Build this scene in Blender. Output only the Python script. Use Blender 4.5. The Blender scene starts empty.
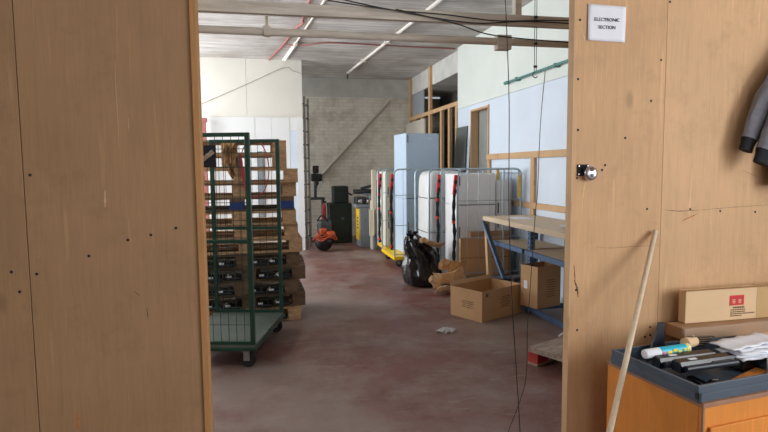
import bpy, bmesh, math, random
from mathutils import Vector, Matrix, noise
random.seed(7)
SC = bpy.context.scene
COL = SC.collection
PI = math.pi
R = math.radians

# ------------------------------------------------------------------ materials
def newmat(name):
    m = bpy.data.materials.new(name); m.use_nodes = True
    nt = m.node_tree
    return m, nt, nt.nodes['Principled BSDF']

def N(nt, t, **kw):
    n = nt.nodes.new(t)
    for k, v in kw.items():
        setattr(n, k, v)
    return n

def srgb(r, g, b):
    f = lambda c: (c/255/12.92) if c/255 <= .04045 else ((c/255+.055)/1.055)**2.4
    return (f(r), f(g), f(b), 1)

def coords(nt, scale=(1, 1, 1), kind='Object'):
    tc = N(nt, 'ShaderNodeTexCoord'); mp = N(nt, 'ShaderNodeMapping')
    mp.inputs['Scale'].default_value = scale
    nt.links.new(tc.outputs[kind], mp.inputs['Vector'])
    return mp.outputs['Vector']

def noise_n(nt, vec, scale, detail=4, rough=.55):
    n = N(nt, 'ShaderNodeTexNoise')
    n.inputs['Scale'].default_value = scale
    n.inputs['Detail'].default_value = detail
    n.inputs['Roughness'].default_value = rough
    nt.links.new(vec, n.inputs['Vector'])
    return n.outputs['Fac']

def ramp(nt, fac, stops):
    r = N(nt, 'ShaderNodeValToRGB')
    e = r.color_ramp.elements
    while len(e) < len(stops): e.new(.5)
    for i, (p, c) in enumerate(stops):
        e[i].position = p; e[i].color = c
    nt.links.new(fac, r.inputs['Fac'])
    return r.outputs['Color']

def mix(nt, fac, a, b, mode='MIX'):
    m = N(nt, 'ShaderNodeMix', data_type='RGBA', blend_type=mode)
    for s, v in ((0, fac), (6, a), (7, b)):
        if hasattr(v, 'links'): nt.links.new(v, m.inputs[s])
        else: m.inputs[s].default_value = v
    return m.outputs[2]

def bump(nt, bs, h, strength=.2, dist=.01):
    b = N(nt, 'ShaderNodeBump')
    b.inputs['Strength'].default_value = strength; b.inputs['Distance'].default_value = dist
    nt.links.new(h, b.inputs['Height']); nt.links.new(b.outputs['Normal'], bs.inputs['Normal'])

def shade(c, k): return (min(1, c[0]*k), min(1, c[1]*k), min(1, c[2]*k), 1)

def M(name, rgb, rough=.6, metal=0, var=.15, scale=6, stretch=(1, 1, 1), bmp=0, spec=.5):
    m, nt, bs = newmat(name)
    c = srgb(*rgb)
    v = coords(nt, stretch)
    f = noise_n(nt, v, scale)
    nt.links.new(ramp(nt, f, [(.3, shade(c, 1-var)), (.7, shade(c, 1+var))]), bs.inputs['Base Color'])
    bs.inputs['Roughness'].default_value = rough; bs.inputs['Metallic'].default_value = metal
    bs.inputs['Specular IOR Level'].default_value = spec
    if bmp: bump(nt, bs, f, bmp)
    return m

def ply(name, rgb, seed=0, wear=.5):
    m, nt, bs = newmat(name)
    c = srgb(*rgb)
    tc = coords(nt, (1, 1, 1)); 
    mp = N(nt, 'ShaderNodeMapping'); mp.inputs['Location'].default_value = (seed*3.1, seed*1.7, seed*2.3)
    nt.links.new(tc, mp.inputs['Vector']); v = mp.outputs['Vector']
    st = N(nt, 'ShaderNodeMapping'); st.inputs['Scale'].default_value = (14, 14, .7); nt.links.new(v, st.inputs['Vector'])
    grain = noise_n(nt, st.outputs['Vector'], 3, 8, .62)
    big = noise_n(nt, v, 1.7, 3)
    st2 = N(nt, 'ShaderNodeMapping'); st2.inputs['Scale'].default_value = (60, 60, 2.5); nt.links.new(v, st2.inputs['Vector'])
    fine = noise_n(nt, st2.outputs['Vector'], 3, 5)
    col = ramp(nt, grain, [(.25, shade(c, .74)), (.5, c), (.78, shade(c, 1.15))])
    col = mix(nt, .55, col, ramp(nt, big, [(.3, shade(c, .78)), (.7, shade(c, 1.14))]))
    col = mix(nt, .25, col, ramp(nt, fine, [(.3, shade(c, .7)), (.7, shade(c, 1.2))]))
    # smudges and pale rub marks
    sm = noise_n(nt, v, 4.5, 6, .7)
    d = ramp(nt, sm, [(.54, (0, 0, 0, 1)), (.74, (wear*1.3, wear*1.3, wear*1.3, 1))])
    col = mix(nt, d, col, shade(c, .62))
    st3 = N(nt, 'ShaderNodeMapping'); st3.inputs['Scale'].default_value = (26, 26, 1.6); st3.inputs['Location'].default_value = (seed+4, 2, 1); nt.links.new(v, st3.inputs['Vector'])
    p = ramp(nt, noise_n(nt, st3.outputs['Vector'], 1.3, 2), [(.64, (0, 0, 0, 1)), (.74, (.5, .5, .5, 1))])
    col = mix(nt, p, col, shade(c, 1.35))
    # knots
    kv = N(nt, 'ShaderNodeMapping'); kv.inputs['Scale'].default_value = (3.2, 3.2, 1.5); nt.links.new(v, kv.inputs['Vector'])
    vo = N(nt, 'ShaderNodeTexVoronoi'); vo.inputs['Scale'].default_value = 1.0; nt.links.new(kv.outputs['Vector'], vo.inputs['Vector'])
    k = ramp(nt, vo.outputs['Distance'], [(.035, (.55, .55, .55, 1)), (.085, (0, 0, 0, 1))])
    col = mix(nt, k, col, shade(c, .5))
    nt.links.new(col, bs.inputs['Base Color'])
    bs.inputs['Roughness'].default_value = .62; bs.inputs['Specular IOR Level'].default_value = .3
    bump(nt, bs, grain, .08, .004)
    return m

def floor_mat():
    m, nt, bs = newmat('painted_concrete_floor')
    v = coords(nt)
    red, brown, grey = srgb(122, 72, 65), srgb(104, 74, 66), srgb(138, 118, 108)
    a = noise_n(nt, v, .55, 6, .6); b = noise_n(nt, v, 2.6, 10, .76); c = noise_n(nt, v, 24, 4, .7)
    col = mix(nt, ramp(nt, a, [(.35, (0, 0, 0, 1)), (.65, (1, 1, 1, 1))]), red, brown)
    w = ramp(nt, b, [(.47, (0, 0, 0, 1)), (.66, (.8, .8, .8, 1))])
    col = mix(nt, w, col, grey)
    st = N(nt, 'ShaderNodeMapping'); st.inputs['Scale'].default_value = (1.2, 5, 1); st.inputs['Rotation'].default_value = (0, 0, .5); nt.links.new(v, st.inputs['Vector'])
    col = mix(nt, ramp(nt, noise_n(nt, st.outputs['Vector'], 2, 5), [(.62, (0, 0, 0, 1)), (.68, (.45, .45, .45, 1)), (.75, (0, 0, 0, 1))]), col, srgb(150, 140, 132))
    col = mix(nt, ramp(nt, c, [(.56, (0, 0, 0, 1)), (.72, (.7, .7, .7, 1))]), col, srgb(70, 52, 48))
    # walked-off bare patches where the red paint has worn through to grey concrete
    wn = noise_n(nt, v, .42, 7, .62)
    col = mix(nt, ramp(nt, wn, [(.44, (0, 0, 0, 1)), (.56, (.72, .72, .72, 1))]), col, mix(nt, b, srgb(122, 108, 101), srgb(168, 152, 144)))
    nt.links.new(col, bs.inputs['Base Color'])
    nt.links.new(ramp(nt, b, [(.3, (.38, .38, .38, 1)), (.7, (.6, .6, .6, 1))]), bs.inputs['Roughness'])
    bump(nt, bs, c, .1, .004)
    return m

def ceil_mat():
    m, nt, bs = newmat('limewashed_concrete_ceiling')
    v = coords(nt)
    st = N(nt, 'ShaderNodeMapping'); st.inputs['Scale'].default_value = (.5, 7, 1); nt.links.new(v, st.inputs['Vector'])
    s = noise_n(nt, st.outputs['Vector'], 2.0, 5, .65)
    b = noise_n(nt, v, 1.1, 5, .6)
    col = ramp(nt, s, [(.3, srgb(168, 165, 161)), (.5, srgb(202, 199, 196)), (.7, srgb(226, 224, 221))])
    col = mix(nt, ramp(nt, b, [(.42, (0, 0, 0, 1)), (.66, (.75, .75, .75, 1))]), col, srgb(150, 142, 136))
    wv = N(nt, 'ShaderNodeTexWave'); wv.wave_type = 'BANDS'; wv.bands_direction = 'Y'; wv.inputs['Scale'].default_value = 1.1; wv.inputs['Distortion'].default_value = .3
    nt.links.new(v, wv.inputs['Vector'])
    col = mix(nt, ramp(nt, wv.outputs['Fac'], [(.0, (.5, .5, .5, 1)), (.05, (0, 0, 0, 1))]), col, srgb(150, 145, 142))
    nt.links.new(col, bs.inputs['Base Color']); bs.inputs['Roughness'].default_value = .9
    bump(nt, bs, s, .3, .02)
    return m

def brick_mat(name, c1, c2, mortar, stain):
    m, nt, bs = newmat(name)
    tc = N(nt, 'ShaderNodeTexCoord'); sp = N(nt, 'ShaderNodeSeparateXYZ'); cb = N(nt, 'ShaderNodeCombineXYZ')
    nt.links.new(tc.outputs['Object'], sp.inputs[0])
    ad = N(nt, 'ShaderNodeMath', operation='ADD'); nt.links.new(sp.outputs['X'], ad.inputs[0]); nt.links.new(sp.outputs['Y'], ad.inputs[1])
    nt.links.new(ad.outputs[0], cb.inputs['X']); nt.links.new(sp.outputs['Z'], cb.inputs['Y'])
    br = N(nt, 'ShaderNodeTexBrick'); nt.links.new(cb.outputs[0], br.inputs['Vector'])
    br.inputs['Scale'].default_value = 1; br.inputs['Brick Width'].default_value = .235; br.inputs['Row Height'].default_value = .085
    br.inputs['Mortar Size'].default_value = .006; br.inputs['Mortar Smooth'].default_value = .4
    br.inputs['Color1'].default_value = srgb(*c1); br.inputs['Color2'].default_value = srgb(*c2); br.inputs['Mortar'].default_value = srgb(*mortar)
    v = coords(nt)
    f = noise_n(nt, v, 2.2, 7, .7)
    col = mix(nt, ramp(nt, f, [(.48, (0, 0, 0, 1)), (.68, (.7, .7, .7, 1))]), br.outputs['Color'], srgb(*stain))
    nt.links.new(col, bs.inputs['Base Color']); bs.inputs['Roughness'].default_value = .85
    bump(nt, bs, br.outputs['Fac'], -.4, .01)
    return m

def plastic_film(name):
    m, nt, bs = newmat(name)
    bs.inputs['Base Color'].default_value = (.95, .95, .95, 1); bs.inputs['Roughness'].default_value = .2
    bs.inputs['Alpha'].default_value = .07
    f = noise_n(nt, coords(nt), 30, 3); bump(nt, bs, f, .6, .01)
    return m

MT = dict(
    ply_l1=ply('plywood_brown_shaded_a', (160, 126, 94), 1, .35), ply_l2=ply('plywood_brown_shaded_b', (162, 128, 95), 2, .35),  # left sheets: browner wood, darkened further in colour to stand for shade
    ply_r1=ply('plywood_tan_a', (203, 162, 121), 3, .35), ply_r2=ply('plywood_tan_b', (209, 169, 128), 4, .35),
    stud=ply('pine_stud', (200, 164, 124), 5, .3), stud_d=ply('pine_lath_orange', (178, 132, 86), 6, .3),
    pallet=M('pallet_wood', (190, 154, 116), .8, 0, .35, 5, (2, 6, 6), .1),
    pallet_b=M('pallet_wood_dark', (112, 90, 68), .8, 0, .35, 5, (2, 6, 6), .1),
    pallet_g=M('pallet_wood_grey', (160, 142, 128), .8, 0, .3, 5, (2, 6, 6), .1),
    blue_block=M('blue_block_paint', (32, 62, 130), .6, 0, .2),
    red_paint=M('red_paint_worn', (170, 58, 54), .55, 0, .25, 9),
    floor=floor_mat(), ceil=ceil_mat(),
    brick=brick_mat('whitewashed_brick', (240, 236, 226), (230, 225, 214), (214, 208, 196), (182, 170, 152)),
    brick_d=brick_mat('dark_brick', (106, 98, 88), (88, 80, 72), (70, 64, 58), (60, 54, 50)),
    board=M('cream_board', (218, 216, 207), .6, 0, .03, 2), board_low=M('white_board', (224, 227, 227), .55, 0, .03, 2),
    board_up=M('painted_board_upper', (222, 229, 224), .6, 0, .03, 2), board_blue=M('painted_board_pale_blue', (214, 226, 240), .55, 0, .03, 2),
    plaster_front=M('front_room_plaster', (215, 210, 200), .8, 0, .05, 2),
    green=M('green_paint_steel', (26, 66, 54), .4, .1, .2, 10), green_d=M('trolley_deck_board', (84, 92, 84), .6, 0, .15, 5),
    steel=M('galvanised_steel', (170, 178, 182), .35, .8, .1, 20), steel_w=M('zinc_bar', (178, 196, 206), .4, .5, .08, 20),
    wire=M('mesh_wire', (58, 74, 66), .5, .4, .1), rail=M('weathered_beam', (196, 188, 176), .8, 0, .2, 4, (1, 8, 8), .1),
    rubber=M('rubber', (32, 30, 30), .8, 0, .2), black=M('black_plastic', (13, 14, 18), .25, 0, .2), blackm=M('black_cloth', (26, 26, 32), .9, 0, .25, 30),
    bag=M('black_bin_liner', (20, 21, 25), .2, 0, .2, 9, bmp=.9),
    card=M('cardboard', (196, 156, 114), .8, 0, .07, 3), card_l=M('cardboard_light', (222, 190, 150), .8, 0, .06, 3), card_d=M('cardboard_dark_kraft', (164, 126, 90), .8, 0, .1, 4),  # card_d is a darker brown kraft board
    ink=M('printing_ink', (112, 84, 62), .8, 0, .1), ink_k=M('black_ink', (24, 24, 30), .7, 0, .1),
    stamp=M('red_print', (206, 52, 62), .7, 0, .1, 30), tape=M('clear_parcel_tape', (200, 166, 120), .2, 0, .05),
    white=M('white_enamel', (232, 234, 236), .35, 0, .02, 3), white_o=M('offwhite_wrapping', (220, 222, 222), .3, 0, .05, 5, bmp=.2),
    cream=M('cream_enamel', (226, 218, 196), .4, 0, .03, 3), fr_blue=M('pale_blue_enamel', (184, 204, 224), .38, 0, .03, 3),
    seam=M('door_seal', (90, 92, 96), .7), paper=M('paper', (228, 230, 238), .7, 0, .03, 5),
    yellow=M('yellow_paint', (240, 196, 20), .45, 0, .08, 8), red=M('red_webbing', (214, 26, 36), .6, 0, .1, 20),
    bluesteel=M('racking_blue', (82, 108, 140), .45, .2, .12, 12), chip=M('chipboard', (206, 186, 160), .75, 0, .1, 40),
    slate=M('slate_plastic', (72, 84, 98), .45, 0, .08, 8), navy=M('dark_navy_plastic', (30, 36, 48), .4, 0, .1),
    cab=ply('orange_veneer', (214, 136, 60), 8, .15), cab_top=M('brown_edge_laminate', (150, 110, 84), .6, 0, .12, 20),
    cyan=M('cyan_print', (34, 178, 206), .4, 0, .05), yel=M('yellow_print', (236, 220, 60), .4, 0, .05), pink=M('pink_print', (226, 130, 160), .4, 0, .05),
    silver=M('polished_steel', (190, 190, 196), .22, .95, .2, 30), pipe=M('teal_pipe_paint', (84, 140, 132), .45, 0, .15, 10),
    conduit=M('white_conduit', (226, 222, 214), .5, 0, .05), redcab=M('red_cable_sheath', (160, 96, 92), .5, 0, .1),
    cable=M('black_cable_sheath', (24, 22, 24), .5, 0, .1), orange=M('orange_shell', (176, 74, 40), .4, 0, .1), 
    mgreen=M('machine_dark_green', (34, 46, 42), .55, .1, .2, 8), mgrey=M('machine_grey', (132, 140, 146), .5, .2, .12, 8), mdark=M('machine_oily_steel', (74, 78, 82), .4, .6, .25, 10),
    jacket=M('grey_jersey', (124, 124, 132), .95, 0, .12, 40, bmp=.1), foam=M('yellow_foam', (236, 196, 96), .8, 0, .08),
    glass=M('grey_polycarbonate', (150, 154, 152), .15, 0, .05), slab=M('grey_green_board', (100, 106, 102), .6, 0, .1), pgrey=M('grey_plasterboard', (146, 152, 158), .8, 0, .06),
    tan=M('tan_board', (190, 184, 172), .8, 0, .05), conc=M('painted_lintel', (204, 204, 200), .85, 0, .1, 4), pink_rope=M('pink_strap', (206, 84, 92), .6, 0, .1),
    brownp=M('brown_crumpled_paper', (176, 134, 88), .85, 0, .2, 12), alu=M('weathered_aluminium', (150, 148, 142), .5, .5, .15, 12), film=plastic_film('clear_film'),
    dust=M('dirty_rope', (110, 98, 88), .9),
)
MT.update(putty=M('pale_filler', (190, 164, 132), .8), putty2=M('yellow_filler', (214, 182, 124), .8), scuff=M('dark_scuff', (92, 68, 48), .8, 0, .3, 60), rust=M('rust_mark', (184, 112, 50), .8, 0, .3, 60))
SLAT = M('dark_floor_grime', (60, 50, 46), .9)

# ------------------------------------------------------------------ mesh builder
class MB:
    def __init__(s): s.v = []; s.f = []; s.sm = []
    def add(s, vs, fs, smooth=False):
        o = len(s.v); s.v += [tuple(p) for p in vs]
        for f in fs: s.f.append(tuple(i+o for i in f)); s.sm.append(smooth)
        return s
    def box(s, x0, y0, z0, x1, y1, z1, bev=0, mat=None):
        if bev:
            b = bmesh.new(); bmesh.ops.create_cube(b, size=1)
            for v in b.verts:
                v.co = Vector(((x0+x1)/2+v.co.x*(x1-x0), (y0+y1)/2+v.co.y*(y1-y0), (z0+z1)/2+v.co.z*(z1-z0)))
            bmesh.ops.bevel(b, geom=b.edges[:], offset=bev, segments=2, profile=.5, affect='EDGES')
            b.verts.index_update()
            vs = [v.co.copy() for v in b.verts]; fs = [[v.index for v in f.verts] for f in b.faces]; b.free()
        else:
            vs = [Vector(p) for p in ((x0, y0, z0), (x1, y0, z0), (x1, y1, z0), (x0, y1, z0), (x0, y0, z1), (x1, y0, z1), (x1, y1, z1), (x0, y1, z1))]
            fs = [(3, 2, 1, 0), (4, 5, 6, 7), (0, 1, 5, 4), (1, 2, 6, 5), (2, 3, 7, 6), (3, 0, 4, 7)]
        if mat is not None: vs = [mat @ v for v in vs]
        return s.add(vs, fs, False)
    def bar(s, p, q, w, h, bev=0, up=(0, 0, 1)):
        p, q = Vector(p), Vector(q); d = q-p; L = d.length; d.normalize()
        u = Vector(up)
        if abs(d.dot(u)) > .98: u = Vector((1, 0, 0))
        r = d.cross(u).normalized(); u = r.cross(d)
        m = Matrix(((r.x, d.x, u.x, p.x), (r.y, d.y, u.y, p.y), (r.z, d.z, u.z, p.z), (0, 0, 0, 1)))
        return s.box(-w/2, 0, -h/2, w/2, L, h/2, bev, m)
    def tube(s, pts, r, n=8, closed=False, caps=True):
        pts = [Vector(p) for p in pts]; k = len(pts)
        rs = r if isinstance(r, (list, tuple)) else [r]*k
        t0 = (pts[1]-pts[0]).normalized()
        a = t0.orthogonal().normalized(); vs = []; fs = []
        for i in range(k):
            if closed: t = (pts[(i+1) % k]-pts[i-1])
            else: t = pts[min(i+1, k-1)]-pts[max(i-1, 0)]
            t.normalize(); a = (a-t*a.dot(t)).normalized(); b = t.cross(a)
            for j in range(n):
                g = 2*PI*j/n; vs.append(pts[i]+(a*math.cos(g)+b*math.sin(g))*rs[i])
        m = k if closed else k-1
        for i in range(m):
            for j in range(n):
                i2 = (i+1) % k; j2 = (j+1) % n
                fs.append((i*n+j, i*n+j2, i2*n+j2, i2*n+j))
        s.add(vs, fs, True)
        if caps and not closed:
            o = len(s.v)-k*n
            s.f.append(tuple(o+j for j in reversed(range(n)))); s.sm.append(False)
            s.f.append(tuple(o+(k-1)*n+j for j in range(n))); s.sm.append(False)
        return s
    def lathe(s, prof, n=20, mat=None):
        vs = []; fs = []
        for r, z in prof:
            for j in range(n):
                g = 2*PI*j/n; p = Vector((r*math.cos(g), r*math.sin(g), z)); vs.append(mat @ p if mat is not None else p)
        for i in range(len(prof)-1):
            for j in range(n):
                j2 = (j+1) % n; fs.append((i*n+j, i*n+j2, (i+1)*n+j2, (i+1)*n+j))
        fs.append(tuple(reversed(range(n)))); fs.append(tuple((len(prof)-1)*n+j for j in range(n)))
        return s.add(vs, fs, True)
    def prism(s, poly, d, mat=None):       # poly in local xz, extruded along +y by d
        n = len(poly)
        vs = [Vector((x, 0, z)) for x, z in poly]+[Vector((x, d, z)) for x, z in poly]
        if mat is not None: vs = [mat @ v for v in vs]
        fs = [tuple(range(n)), tuple(reversed(range(n, 2*n)))]+[(i, i+n, (i+1) % n+n, (i+1) % n) for i in range(n)]
        return s.add(vs, fs)
    def loft(s, rings, smooth=True):
        n = len(rings[0]); vs = [p for r in rings for p in r]; fs = []
        for i in range(len(rings)-1):
            for j in range(n):
                j2 = (j+1) % n; fs.append((i*n+j, i*n+j2, (i+1)*n+j2, (i+1)*n+j))
        fs.append(tuple(reversed(range(n)))); fs.append(tuple((len(rings)-1)*n+j for j in range(n)))
        return s.add(vs, fs, smooth)
    def build(s, name, mat, parent=None):
        me = bpy.data.meshes.new(name); me.from_pydata(s.v, [], s.f)
        me.polygons.foreach_set('use_smooth', s.sm)
        b = bmesh.new(); b.from_mesh(me); bmesh.ops.recalc_face_normals(b, faces=b.faces[:]); b.to_mesh(me); b.free()
        if any(s.sm): me.set_sharp_from_angle(angle=R(42))
        me.materials.append(MT[mat] if isinstance(mat, str) else mat)
        o = bpy.data.objects.new(name, me); COL.objects.link(o)
        if parent is not None: o.parent = parent
        return o

def tag(o, label, cat, group=None):
    o['label'] = label; o['category'] = cat
    if group: o['group'] = group
    return o
def thing(name, label, cat, loc=(0, 0, 0), rz=0, group=None):
    o = bpy.data.objects.new(name, None); COL.objects.link(o)
    o.empty_display_size = .1; o.location = loc; o.rotation_euler = (0, 0, rz)
    return tag(o, label, cat, group)
def struct(o): o['kind'] = 'structure'; return o
def copy_tree(o, parent=None):
    c = o.copy(); COL.objects.link(c)
    if parent is not None: c.parent = parent
    for ch in list(o.children): copy_tree(ch, c)
    return c
def lettering(name, text, size, mat, parent, matrix, depth=.0006, align='CENTER'):
    cu = bpy.data.curves.new(name, 'FONT'); cu.body = text; cu.size = size; cu.extrude = depth; cu.align_x = align; cu.align_y = 'CENTER'
    t = bpy.data.objects.new(name+'_source', cu); COL.objects.link(t)
    dg = bpy.context.evaluated_depsgraph_get()
    me = bpy.data.meshes.new_from_object(t.evaluated_get(dg)); bpy.data.objects.remove(t)
    me.transform(matrix); me.materials.clear(); me.materials.append(MT[mat]); me.name = name
    o = bpy.data.objects.new(name, me); COL.objects.link(o); o.parent = parent
    return o
def facing_front(x, y, z): # text standing in the xz plane, read from -y
    return Matrix.Translation((x, y, z)) @ Matrix.Rotation(R(90), 4, 'X')
def arc(c, r, a0, a1, n, f): return [f(c[0]+r*math.cos(a0+(a1-a0)*i/n), c[1]+r*math.sin(a0+(a1-a0)*i/n)) for i in range(n+1)]
def smooth_path(pts, n=6):
    P = [Vector(p) for p in pts]; out = []
    for i in range(len(P)-1):
        p0, p1, p2, p3 = P[max(i-1, 0)], P[i], P[i+1], P[min(i+2, len(P)-1)]
        for k in range(n):
            t = k/n
            out.append(.5*((2*p1)+(p2-p0)*t+(2*p0-5*p1+4*p2-p3)*t*t+(3*p1-p0-3*p2+p3)*t**3))
    out.append(P[-1]); return out

# ------------------------------------------------------------------ the setting
H = 3.8
YP = 2.5           # front face of the plywood partition
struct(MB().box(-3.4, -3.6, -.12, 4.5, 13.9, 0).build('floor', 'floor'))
struct(MB().box(-3.4, -3.6, H, 4.5, 13.9, H+.15).build('ceiling', 'ceil'))
# plywood partition
NAILS = dict(
    l1=[(-.984, 1.163), (-1.009, 1.246)],
    l2=[(-0.917, 1.233), (-0.718, 1.299), (-0.474, 1.378), (-0.373, 1.404), (-0.565, 1.36), (-0.919, 1.635)],
    r1=[(1.498, 2.07), (1.503, 1.826), (1.503, 1.592), (1.903, 1.972), (1.763, 1.788), (1.639, 1.63), (1.899, 1.43), (1.655, 1.654), (1.52, 0.828), (1.502, 2.349), (1.51, 1.033), (1.839, 0.81), (1.939, 0.814), (1.94, 0.771), (1.911, 0.763), (1.953, 2.174)],
    r2=[(1.993, 2.458), (2.153, 1.423), (2.336, 1.408), (2.555, 1.398)])
def plysheet(nm, x0, x1, mat, nails, z1=2.75):
    o = struct(MB().box(x0+.0007, YP, 0.0, x1-.0007, YP+.018, z1, .0012).build(nm, mat))
    for x, z in nails:
        n = MB().lathe([(.0045, 0), (.0062, .0012), (.004, .002)], 8, Matrix.Translation((x, YP, z)) @ Matrix.Rotation(R(90), 4, 'X')).build('nail_head', 'ink_k', o)
        n['label'] = 'dark nail head'
    return o
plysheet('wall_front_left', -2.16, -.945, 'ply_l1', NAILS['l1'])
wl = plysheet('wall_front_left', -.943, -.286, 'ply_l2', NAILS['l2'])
wr = plysheet('wall_front_right', 1.476, 1.982, 'ply_r1', NAILS['r1'])
wr2 = plysheet('wall_front_right', 1.982, 3.2, 'ply_r2', NAILS['r2'])
struct(MB().box(3.2, YP, 0, 4.5, YP+.018, 2.75).build('wall_front_right', 'ply_r2'))
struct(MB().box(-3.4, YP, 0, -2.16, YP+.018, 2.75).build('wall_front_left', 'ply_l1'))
for x in (-.944, 1.982): struct(MB().box(x-.03, YP+.0185, 0, x+.03, YP+.07, 2.75).build('added_seam_backing', 'stud_d'))  # unseen backing strips, added to stop light leaking through the sheet seams
def mark(parent, mat, lab, pts, w_):
    P = smooth_path([Vector((x, 0, z)) for x, z in pts], 5); vs = []; fs = []; L = len(P)
    for i, p in enumerate(P):
        d = (P[min(i+1, L-1)]-P[max(i-1, 0)]).normalized(); nrm = Vector((d.z, 0, -d.x))
        k = w_/2*(.25+.75*math.sin(PI*min(1, (i+.3)/(L-.4))))*(1+.35*math.sin(i*2.7))
        vs += [(p.x+nrm.x*k, YP-.0006, p.z+nrm.z*k), (p.x-nrm.x*k, YP-.0006, p.z-nrm.z*k), (p.x+nrm.x*k, YP+.001, p.z+nrm.z*k), (p.x-nrm.x*k, YP+.001, p.z-nrm.z*k)]
    for i in range(L-1):
        a = i*4; b = a+4; fs += [(a, a+1, b+1, b), (a, b, b+2, a+2), (a+1, a+3, b+3, b+1)]
    o = MB().add(vs, fs).build('surface_mark', mat, parent); o['label'] = lab
mark(wl, 'putty', 'pale scrape', [(-0.581, 2.098), (-0.583, 1.978), (-0.581, 1.856), (-0.582, 1.746)], 0.0022)
mark(wl, 'putty', 'pale scrape', [(-0.542, 1.865), (-0.541, 1.812)], 0.0022)
mark(wl, 'putty', 'pale filler smear', [(-0.644, 1.570), (-0.647, 1.500)], 0.007)
mark(wl, 'scuff', 'dark scuff', [(-0.503, 1.066), (-0.501, 1.018)], 0.003)
mark(wl, 'scuff', 'dark scuff', [(-0.551, 1.142), (-0.529, 1.119)], 0.0025)
mark(wl, 'rust', 'rusty run', [(-0.798, 0.639), (-0.797, 0.582), (-0.802, 0.556)], 0.008)
mark(wr, 'putty2', 'yellowish filler run', [(1.547, 1.582), (1.538, 1.508), (1.524, 1.374)], 0.006)
mark(wr, 'putty2', 'yellowish filler run', [(1.508, 2.316), (1.537, 2.237)], 0.004)
mark(wr, 'scuff', 'dark scratch', [(1.616, 1.246), (1.694, 1.238), (1.865, 1.241), (1.982, 1.242)], 0.0015)
mark(wr, 'scuff', 'dark drip', [(1.498, 1.084), (1.515, 1.043), (1.522, 0.996)], 0.008)
mark(wr, 'scuff', 'dark drip', [(1.496, 1.160), (1.504, 1.074)], 0.004)
mark(wr2, 'scuff', 'dark scratch', [(2.005, 1.422), (2.093, 1.414), (2.213, 1.417)], 0.003)
mark(wr2, 'scuff', 'dark scratch', [(2.213, 1.417), (2.427, 1.427), (2.629, 1.433)], 0.0016)
mark(wr2, 'rust', 'rusty scratch', [(2.107, 1.362), (2.143, 1.377), (2.196, 1.396)], 0.005)
mark(wr2, 'scuff', 'dark scratch', [(2.461, 1.622), (2.576, 1.578)], 0.0012)
mark(wr2, 'putty2', 'pale rub', [(2.453, 2.113), (2.472, 1.985), (2.462, 1.830)], 0.003)
# door posts of the opening (the lath and studs the sheets are nailed to)
struct(MB().box(-.2868, YP-.010, 0, -.258, YP+.075, 2.75, .003).build('trim_1', 'stud_d'))
struct(MB().box(1.472, YP+.019, 0, 1.53, YP+.052, 2.75, .003).build('trim_2', 'stud'))
struct(MB().box(1.470, YP-.002, 0, 1.4775, YP+.0185, 2.75, .002).build('trim_3', 'stud'))
# front room shell with an unseen window at right and one added behind for fill
struct(MB().box(-3.4, -3.6, 0, -3.3, 2.62, H).build('wall_left', 'plaster_front'))
bx0, bx1, bz0, bz1 = .6, 4.0, 1.0, 3.1
w = MB()
w.box(-3.3, -3.6, 0, bx0, -3.5, H).box(bx1, -3.6, 0, 4.5, -3.5, H).box(bx0, -3.6, 0, bx1, -3.5, bz0).box(bx0, -3.6, bz1, bx1, -3.5, H)
struct(w.build('wall_back', 'plaster_front'))
w = MB()
XR = 4.2; wy0, wy1, wz0, wz1 = -2.4, .6, .9, 3.1
w.box(XR, -3.5, 0, XR+.12, wy0, H).box(XR, wy1, 0, XR+.12, 2.62, H).box(XR, wy0, 0, XR+.12, wy1, wz0).box(XR, wy0, wz1, XR+.12, wy1, H)
struct(w.build('wall_right', 'plaster_front'))
struct(MB().box(3.58, 2.62, 0, 4.32, 2.72, H).build('wall_right', 'board_up'))
def winframe(nm, x, y0, y1, z0, z1, k):
    f = MB(); t = .05
    f.box(x, y0, z0, x+.06, y0+t, z1).box(x, y1-t, z0, x+.06, y1, z1).box(x, y0, z0, x+.06, y1, z0+t).box(x, y0, z1-t, x+.06, y1, z1)
    for i in range(1, k):
        yy = y0+(y1-y0)*i/k; f.box(x, yy-.02, z0, x+.06, yy+.02, z1)
    return struct(f.build(nm, 'white'))
winframe('window_1', XR+.03, wy0, wy1, wz0, wz1, 3)
f = MB(); t = .05
f.box(bx0, -3.59, bz0, bx0+t, -3.53, bz1).box(bx1-t, -3.59, bz0, bx1, -3.53, bz1).box(bx0, -3.59, bz0, bx1, -3.53, bz0+t).box(bx0, -3.59, bz1-t, bx1, -3.53, bz1)
for i in (1, 2, 3): f.box(bx0+(bx1-bx0)*i/4-.02, -3.59, bz0, bx0+(bx1-bx0)*i/4+.02, -3.53, bz1)
struct(f.build('added_window_3', 'white'))  # unseen window, added behind the camera for softer frontal light
# hall: left wall, its window openings include two added for fill light
w = MB(); XL = -3.3; c0, c1, e0, e1 = 3.0, 6.9, 2.7, 3.6; a0, a1, b0, b1 = 7.4, 11.2, .9, 3.55
w.box(XL-.1, 2.62, 0, XL, c0, H).box(XL-.1, c1, 0, XL, a0, H).box(XL-.1, c0, 0, XL, c1, e0).box(XL-.1, c0, e1, XL, c1, H).box(XL-.1, a1, 0, XL, 11.7, H).box(XL-.1, 11.7, 0, XL, 13.3, 1.4).box(XL-.1, 11.7, 3.4, XL, 13.3, H).box(XL-.1, 13.3, 0, XL, 13.8, H).box(XL-.1, a0, 0, XL, a1, b0).box(XL-.1, a0, b1, XL, a1, H)
struct(w.build('wall_left', 'board_low'))
winframe('window_2', XL-.08, a0, a1, b0, b1, 5)
winframe('added_window_5', XL-.08, c0, c1, e0, e1, 4)  # unseen high window, added to lift the dark camera-facing sides
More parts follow.
